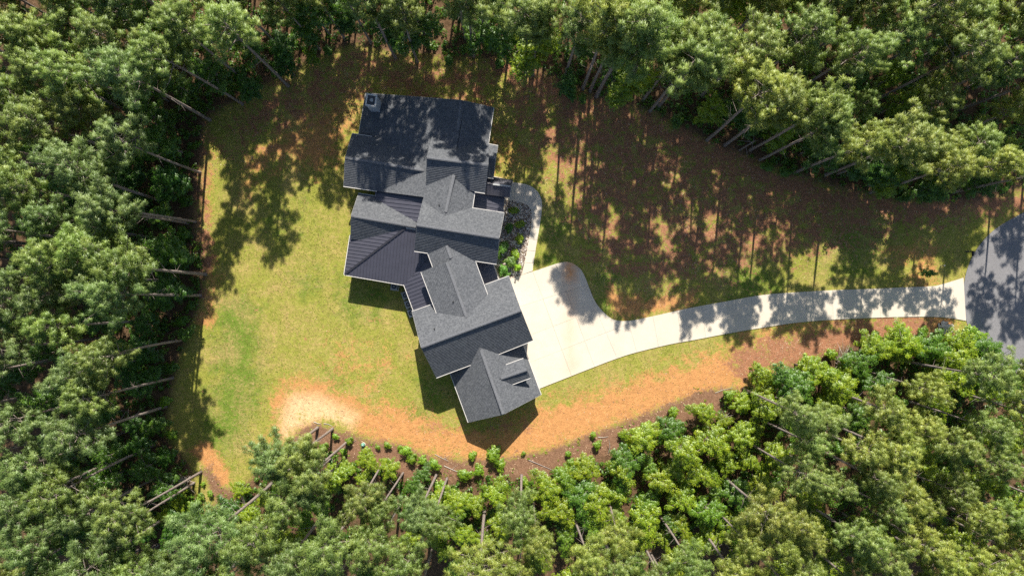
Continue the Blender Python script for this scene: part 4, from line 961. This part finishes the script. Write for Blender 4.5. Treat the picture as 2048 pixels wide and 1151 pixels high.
# tufts and litter nobody could count
M_TUFT = leaf_mat('grass_blades', (0.08, 0.12, 0.014), (0.24, 0.25, 0.045), (0.46, 0.39, 0.13), 0.4)
M_FLAKE = leaf_mat('straw_and_leaf_flakes', (0.10, 0.05, 0.03), (0.30, 0.17, 0.10), (0.60, 0.45, 0.30), 0.1)
def scatter(name, m, n, weight, blade, size, flat, seed, label):
    q = np.random.default_rng(seed); px = q.uniform(380, 1960, n * 4); py = q.uniform(90, 1040, n * 4)
    ix = np.clip(np.searchsorted(xs, (px - CX) * S), 0, nx - 1); iy = np.clip(np.searchsorted(ys, -(py - CY) * S), 0, ny - 1)
    w = weight[iy, ix] * (.55 + .45 * np.sin(px * .05 + 2 * np.sin(py * .031)) * np.cos(py * .043 + 1.7 * np.sin(px * .027)))
    keep = (q.uniform(size=len(px)) < w) & inside(px, py, CLEARING) & ~inside(px, py, [tuple(v) for v in DRIVE]) & ~inside(px, py, [tuple(v) for v in WALK]) & ~inside(px, py, road)
    px, py = px[keep][:n], py[keep][:n]; N = len(px) * blade
    X = np.repeat((px - CX) * S, blade) + q.normal(0, .035, N); Y = np.repeat(-(py - CY) * S, blade) + q.normal(0, .035, N)
    c = np.stack([X, Y, np.full(N, .015)], 1); a = q.uniform(0, 6.283, N); d = np.stack([np.cos(a), np.sin(a), q.uniform(0, .25, N) if flat else q.uniform(.5, 1.6, N)], 1); L = (size * q.uniform(.5, 1.4, N))[:, None]
    sd = np.stack([-np.sin(a), np.cos(a), np.zeros(N)], 1) * L * (.35 if flat else .3)
    V = np.stack([c - sd, c + sd, c + d * L], 1).reshape(-1, 3); T = np.arange(3 * N).reshape(-1, 3)
    o_ = link(name, tri_mesh(name, V, T, m, np.repeat(q.uniform(0, 1, len(px)), blade))); tag(o_, label, name.replace('_', ' '), None, 'stuff')
scatter('grass_tufts', M_TUFT, 34000, np.clip(1 - dry * .9 - mulch - litter * .4, 0.02, 1), 3, .06, False, 21, 'uneven tufts of dry and green grass across the lawn')
scatter('straw_litter', M_FLAKE, 34000, np.clip(np.maximum(mulch, litter) * .9 + dry * .35, 0.03, 1), 1, .11, True, 22, 'scattered pine straw, twigs and dead leaves on soil and mulch')
q = np.random.default_rng(31); cen = []
while len(cen) < 420:
    x, y = q.uniform(390, 1560), q.uniform(750, 1010)
    if not inside(np.array([x]), np.array([y]), MULCH)[0] or math.sin(x * .045) + math.cos(y * .06 + x * .02) < q.uniform(-1, 1.2): continue
    for k in range(q.integers(1, 4)): cen.append(tuple(P(x + q.normal() * 4, y + q.normal() * 4) + Vector((0, 0, .06))))
V, T, F, cc = leaves(np.array(cen), q.uniform(.08, .26, len(cen)), 12, q, .07)
u = link('weeds', tri_mesh('weeds', V, T, M_LEAF, F)); u.color = (1.9, 1.6, .9, 1); tag(u, 'small lime green weeds sprouting across the brown mulch', 'weeds', None, 'stuff')
# undergrowth nobody could count
rs = np.random.default_rng(5); cen = []
while len(cen) < 6500:
    x, y = rs.uniform(120, 2080), rs.uniform(-20, 1090)
    if not woods_px(x, y): continue
    if rs.uniform() < .35 and math.sin(x * .02) * math.cos(y * .023) < 0: continue
    cen.append(tuple(P(x, y) + Vector((0, 0, rs.uniform(.1, .7)))))
V, T, F, cc = leaves(np.array(cen), rs.uniform(.25, .6, len(cen)), 30, rs, .13)
u = link('undergrowth', tri_mesh('undergrowth', V, T, M_LEAF, F)); u.color = (.75, .9, .6, 1); tag(u, 'dark leafy undergrowth on the floor of the woods', 'undergrowth', None, 'stuff')

# ---------------------------------------------------------------- fallen wood, snags, brush
def stick(pts, r, lab, cat='fallen branch', grp='fallen branches on the mulch', m=M_DEAD, twigs=0, z0=.06, z1=.06, name='fallen_branch'):
    base = P(*pts[0]); o = MB(); n = len(pts); q = [P(p[0], p[1]) - base + Vector((random.uniform(-.05, .05), random.uniform(-.05, .05), z0 + (z1 - z0) * i / (n - 1))) for i, p in enumerate(pts)]
    o.tube(q, [r * (1 - .6 * i / (n - 1)) for i in range(n)], 6)
    for k in range(twigs):
        t = random.uniform(.3, .95) * (n - 1); i = min(int(t), n - 2); a = q[i].lerp(q[i + 1], t - i); d = (q[i + 1] - q[i]).normalized(); s_ = random.choice((-1, 1)); e = a + (d * .5 + Vector((-d.y, d.x, .1)) * s_) * random.uniform(.3, 1.0)
        o.tube([a, e], [r * .35, r * .12], 4, False)
    ob = o.build(name, m); ob.location = base; tag(ob, lab, cat, grp); return ob
stick([(628, 842.5), (636, 846), (643, 847)], .06, 'short bleached stick above the leaning bare trunks, left of two')
stick([(648, 845.5), (656, 847), (664, 851)], .05, 'short bleached stick above the leaning bare trunks, right of two')
stick([(1057, 918), (1085, 930), (1118, 945)], .07, 'long dark fallen pole on the mulch below the clay path', m=M_BARK)
stick([(1196, 873), (1206, 873), (1217, 872)], .05, 'short pale stick beside a small lime bush on the mulch')
stick([(1094, 946), (1095, 958), (1098, 974)], .07, 'pale upright splinter of wood right of the long dark pole', twigs=1, z1=1.4)
stick([(888, 930), (908, 940), (930, 948)], .06, 'curved fallen branch below the garage back corner', twigs=3)
stick([(1217, 905), (1218, 890), (1215, 874)], .06, 'grey broken stem standing below the orange bank', z1=1.0)
stick([(870, 908), (885, 915), (898, 922)], .04, 'thin pale twig along the edge of the clay path', twigs=2)
stick([(1430, 785), (1446, 778), (1465, 775)], .04, 'thin pale twigs at the end of the orange bank', twigs=3)
stick([(1660, 742), (1672, 730), (1690, 722)], .06, 'bleached branch reaching left out of the brush pile', twigs=3, z1=.8)
stick([(570, 895), (584, 889), (600, 880)], .05, 'thin stick on the straw left of the leaning bare trunks', twigs=1)
stick([(670, 905), (690, 893), (712, 880)], .04, 'slender fallen pole between the leaning bare trunks', m=M_BARK)
stick([(1000, 958), (1013, 966), (1025, 962)], .05, 'thin fallen branch left of the lone stem', twigs=3)
stick([(470, 1000), (455, 1018), (440, 1026)], .05, 'pale fallen branch on bare clay at bottom left', twigs=3)
for (q_, lab) in (([(262, 1030), (300, 1008), (345, 980)], 'long pale fallen trunk lying in lime growth at bottom left'), ([(330, 1075), (365, 1052), (405, 1030)], 'pale fallen trunk below the paired pines at bottom left'),
                 ([(300, 985), (330, 968), (352, 955)], 'thin grey fallen trunk above the paired pines at bottom left'), ([(575, 940), (600, 925), (622, 908)], 'crooked grey fallen trunk behind the leaning bare trunks'), ([(430, 1060), (460, 1045), (490, 1028)], 'pale slender fallen trunk at the foot of the lawn')):
    stick(q_, .11, lab, twigs=4, z0=.2, z1=.35)
# dark snag with side branches
def snag(px, h, lab, lean):
    base = P(*px); o = MB(); top = Vector((lean[0], lean[1], h)); o.tube([(0, 0, -.1), tuple(top * .5), tuple(top)], [.12, .09, .04], 7)
    for k in range(7):
        a = random.uniform(0, 6.28); z = random.uniform(.3, .95); p0 = top * z; e = p0 + Vector((math.cos(a), math.sin(a), .1)) * random.uniform(.6, 1.9); o.tube([p0, p0.lerp(e, .5) + Vector((0, 0, .1)), e], [.035, .025, .008], 4, False)
    ob = o.build('dead_snag', M_BARK); ob.location = base; tag(ob, lab, 'dead tree', None)
snag((1433, 838), 3.0, 'dark dead snag with bare side branches below the orange bank', (.35, .9))
snag((1357, 846), 2.2, 'short dark dead stem between leafy trees below the orange bank', (.1, .5))
snag((660, 70), 9.0, 'bare grey dead tree with many twigs left of the chimney', (-.4, .5))
snag((1480, 300), 4.0, 'bare twiggy dead tree at the edge of the front yard woods', (.4, .3))
# brush pile
o = MB()
for k in range(95):
    a = random.gauss(-.1, .9); L = random.uniform(.8, 2.3); st = Vector((random.gauss(-.9, .35), random.gauss(.15, .3), random.uniform(.1, 1.0)))
    e = st + Vector((math.cos(a) * L, math.sin(a) * L, random.uniform(-.1, .7))); md = st.lerp(e, .5) + Vector((0, random.gauss(0, .12), .2)); o.tube([st, md, e], [.03, .02, .006], 3, False)
ob = o.build('brush_pile', M_DEAD); ob.location = P(1695, 722); tag(ob, 'pile of bleached bare brushwood between leafy trees below the driveway', 'brush pile')
o = MB()
for k in range(60):
    a = random.gauss(.8, .8); L = random.uniform(.6, 1.8); st = Vector((random.gauss(0, .35), random.gauss(0, .3), random.uniform(.1, .8)))
    e = st + Vector((-math.cos(a) * L, -math.sin(a) * L * .7, random.uniform(0, .8))); o.tube([st, st.lerp(e, .5) + Vector((0, 0, .15)), e], [.028, .02, .006], 3, False)
ob = o.build('brush_pile', M_DEAD); ob.location = P(372, 958); tag(ob, 'tangle of grey dead twigs behind the paired pines at bottom left', 'brush pile')
# rock pile: each stone a part
rp = empty('rock_pile', P(1890, 654), 'heap of pale broken rocks at the driveway end below the concrete', 'rock pile')
def rock_mesh(seed, r):
    q = random.Random(seed); b = MB(); n = 6
    rings = [(.0, -.3), (.8, -.25), (1.0, .1), (.7, .5)]
    vs = []
    for rr, z in rings[1:]:
        for k in range(n): a = 6.283 * k / n + q.uniform(-.3, .3); f = rr * q.uniform(.75, 1.2); vs.append((math.cos(a) * f * r, math.sin(a) * f * r * .8, z * r * q.uniform(.8, 1.2)))
    vs.append((0, 0, .68 * r)); fs = []
    for i in range(2):
        for k in range(n): fs.append((i * n + k, i * n + (k + 1) % n, (i + 1) * n + (k + 1) % n, (i + 1) * n + k))
    for k in range(n): fs.append((2 * n + k, 2 * n + (k + 1) % n, 3 * n))
    b.add(vs, fs); return b.mesh('rock', M_ROCK)
RM = [rock_mesh(i, .2) for i in range(6)]
for k in range(95):
    a = random.uniform(0, 6.28); d = random.random() ** .6
    r = link('rock', RM[k % 6], rp, (math.cos(a) * d * 1.0, math.sin(a) * d * .75, .05 + .32 * (1 - d))); r.rotation_euler = (random.uniform(-.5, .5), random.uniform(-.5, .5), random.uniform(0, 6.28)); s_ = random.uniform(.5, 1.2); r.scale = (s_, s_, s_)

# ---------------------------------------------------------------- small things
t = empty('utility_cover', P(727, 888), 'small pale green domed cover standing alone on the brown mulch', 'utility cover')
b = MB(); b.lathe([(.27, -.02), (.28, .06), (.25, .10)], 14); b.build('collar', M_WALK, t)
b = MB(); b.lathe([(.22, .08), (.235, .30), (.21, .42), (.14, .50), (.03, .53)], 14); b.build('dome', M_TEAL, t, True)
b = MB(); b.lathe([(.05, .52), (.06, .56), (.02, .58)], 8); b.build('cap', M_WHITE, t, True)
t = empty('mailbox', P(1933, 503.5), 'black mailbox on a post beside the turning circle', 'mailbox', None, R(0))
b = MB(); b.box((0, 0, .55), (.06, 0, 0), (0, .06, 0), (0, 0, .6)); b.build('post', M_BLACK, t)
b = MB(); b.box((-.25, 0, 1.0), (.6, 0, 0), (0, .05, 0), (0, 0, .05)); b.build('arm', M_BLACK, t)
b = MB(); prof = [(-.11, 0), (.11, 0), (.11, .14), (.07, .21), (0, .235), (-.07, .21), (-.11, .14)]
b.add([(x, -.02, 1.06 + z) for x, z in prof] + [(x, -.56, 1.06 + z) for x, z in prof], [tuple(range(7)), tuple(range(13, 6, -1))] + [(i, i + 7, (i + 1) % 7 + 7, (i + 1) % 7) for i in range(7)])
mb_ = b.build('mailbox_body', M_BLACK, t)
b = MB(); b.box((.13, -.3, 1.22), (.012, 0, 0), (0, .02, 0), (0, 0, .09)); b.build('flag', simple('red_flag', (.35, .03, .02), .5), mb_)
t = empty('marker_post', P(1881, 531), 'short pale marker post in shaded grass near the mailbox', 'marker post')
b = MB(); b.tube([(0, 0, -.1), (0, 0, .75)], [.045, .045], 8); b.build('post', M_WHITE, t)
b = MB(); b.lathe([(.07, .74), (.07, .82), (.01, .85)], 10); b.build('cap', M_WHITE, t)
print('pines', sum(r['kind'] == 'p' for r in TREES), 'broad', sum(r['kind'] == 'b' for r in TREES), n1, n2)
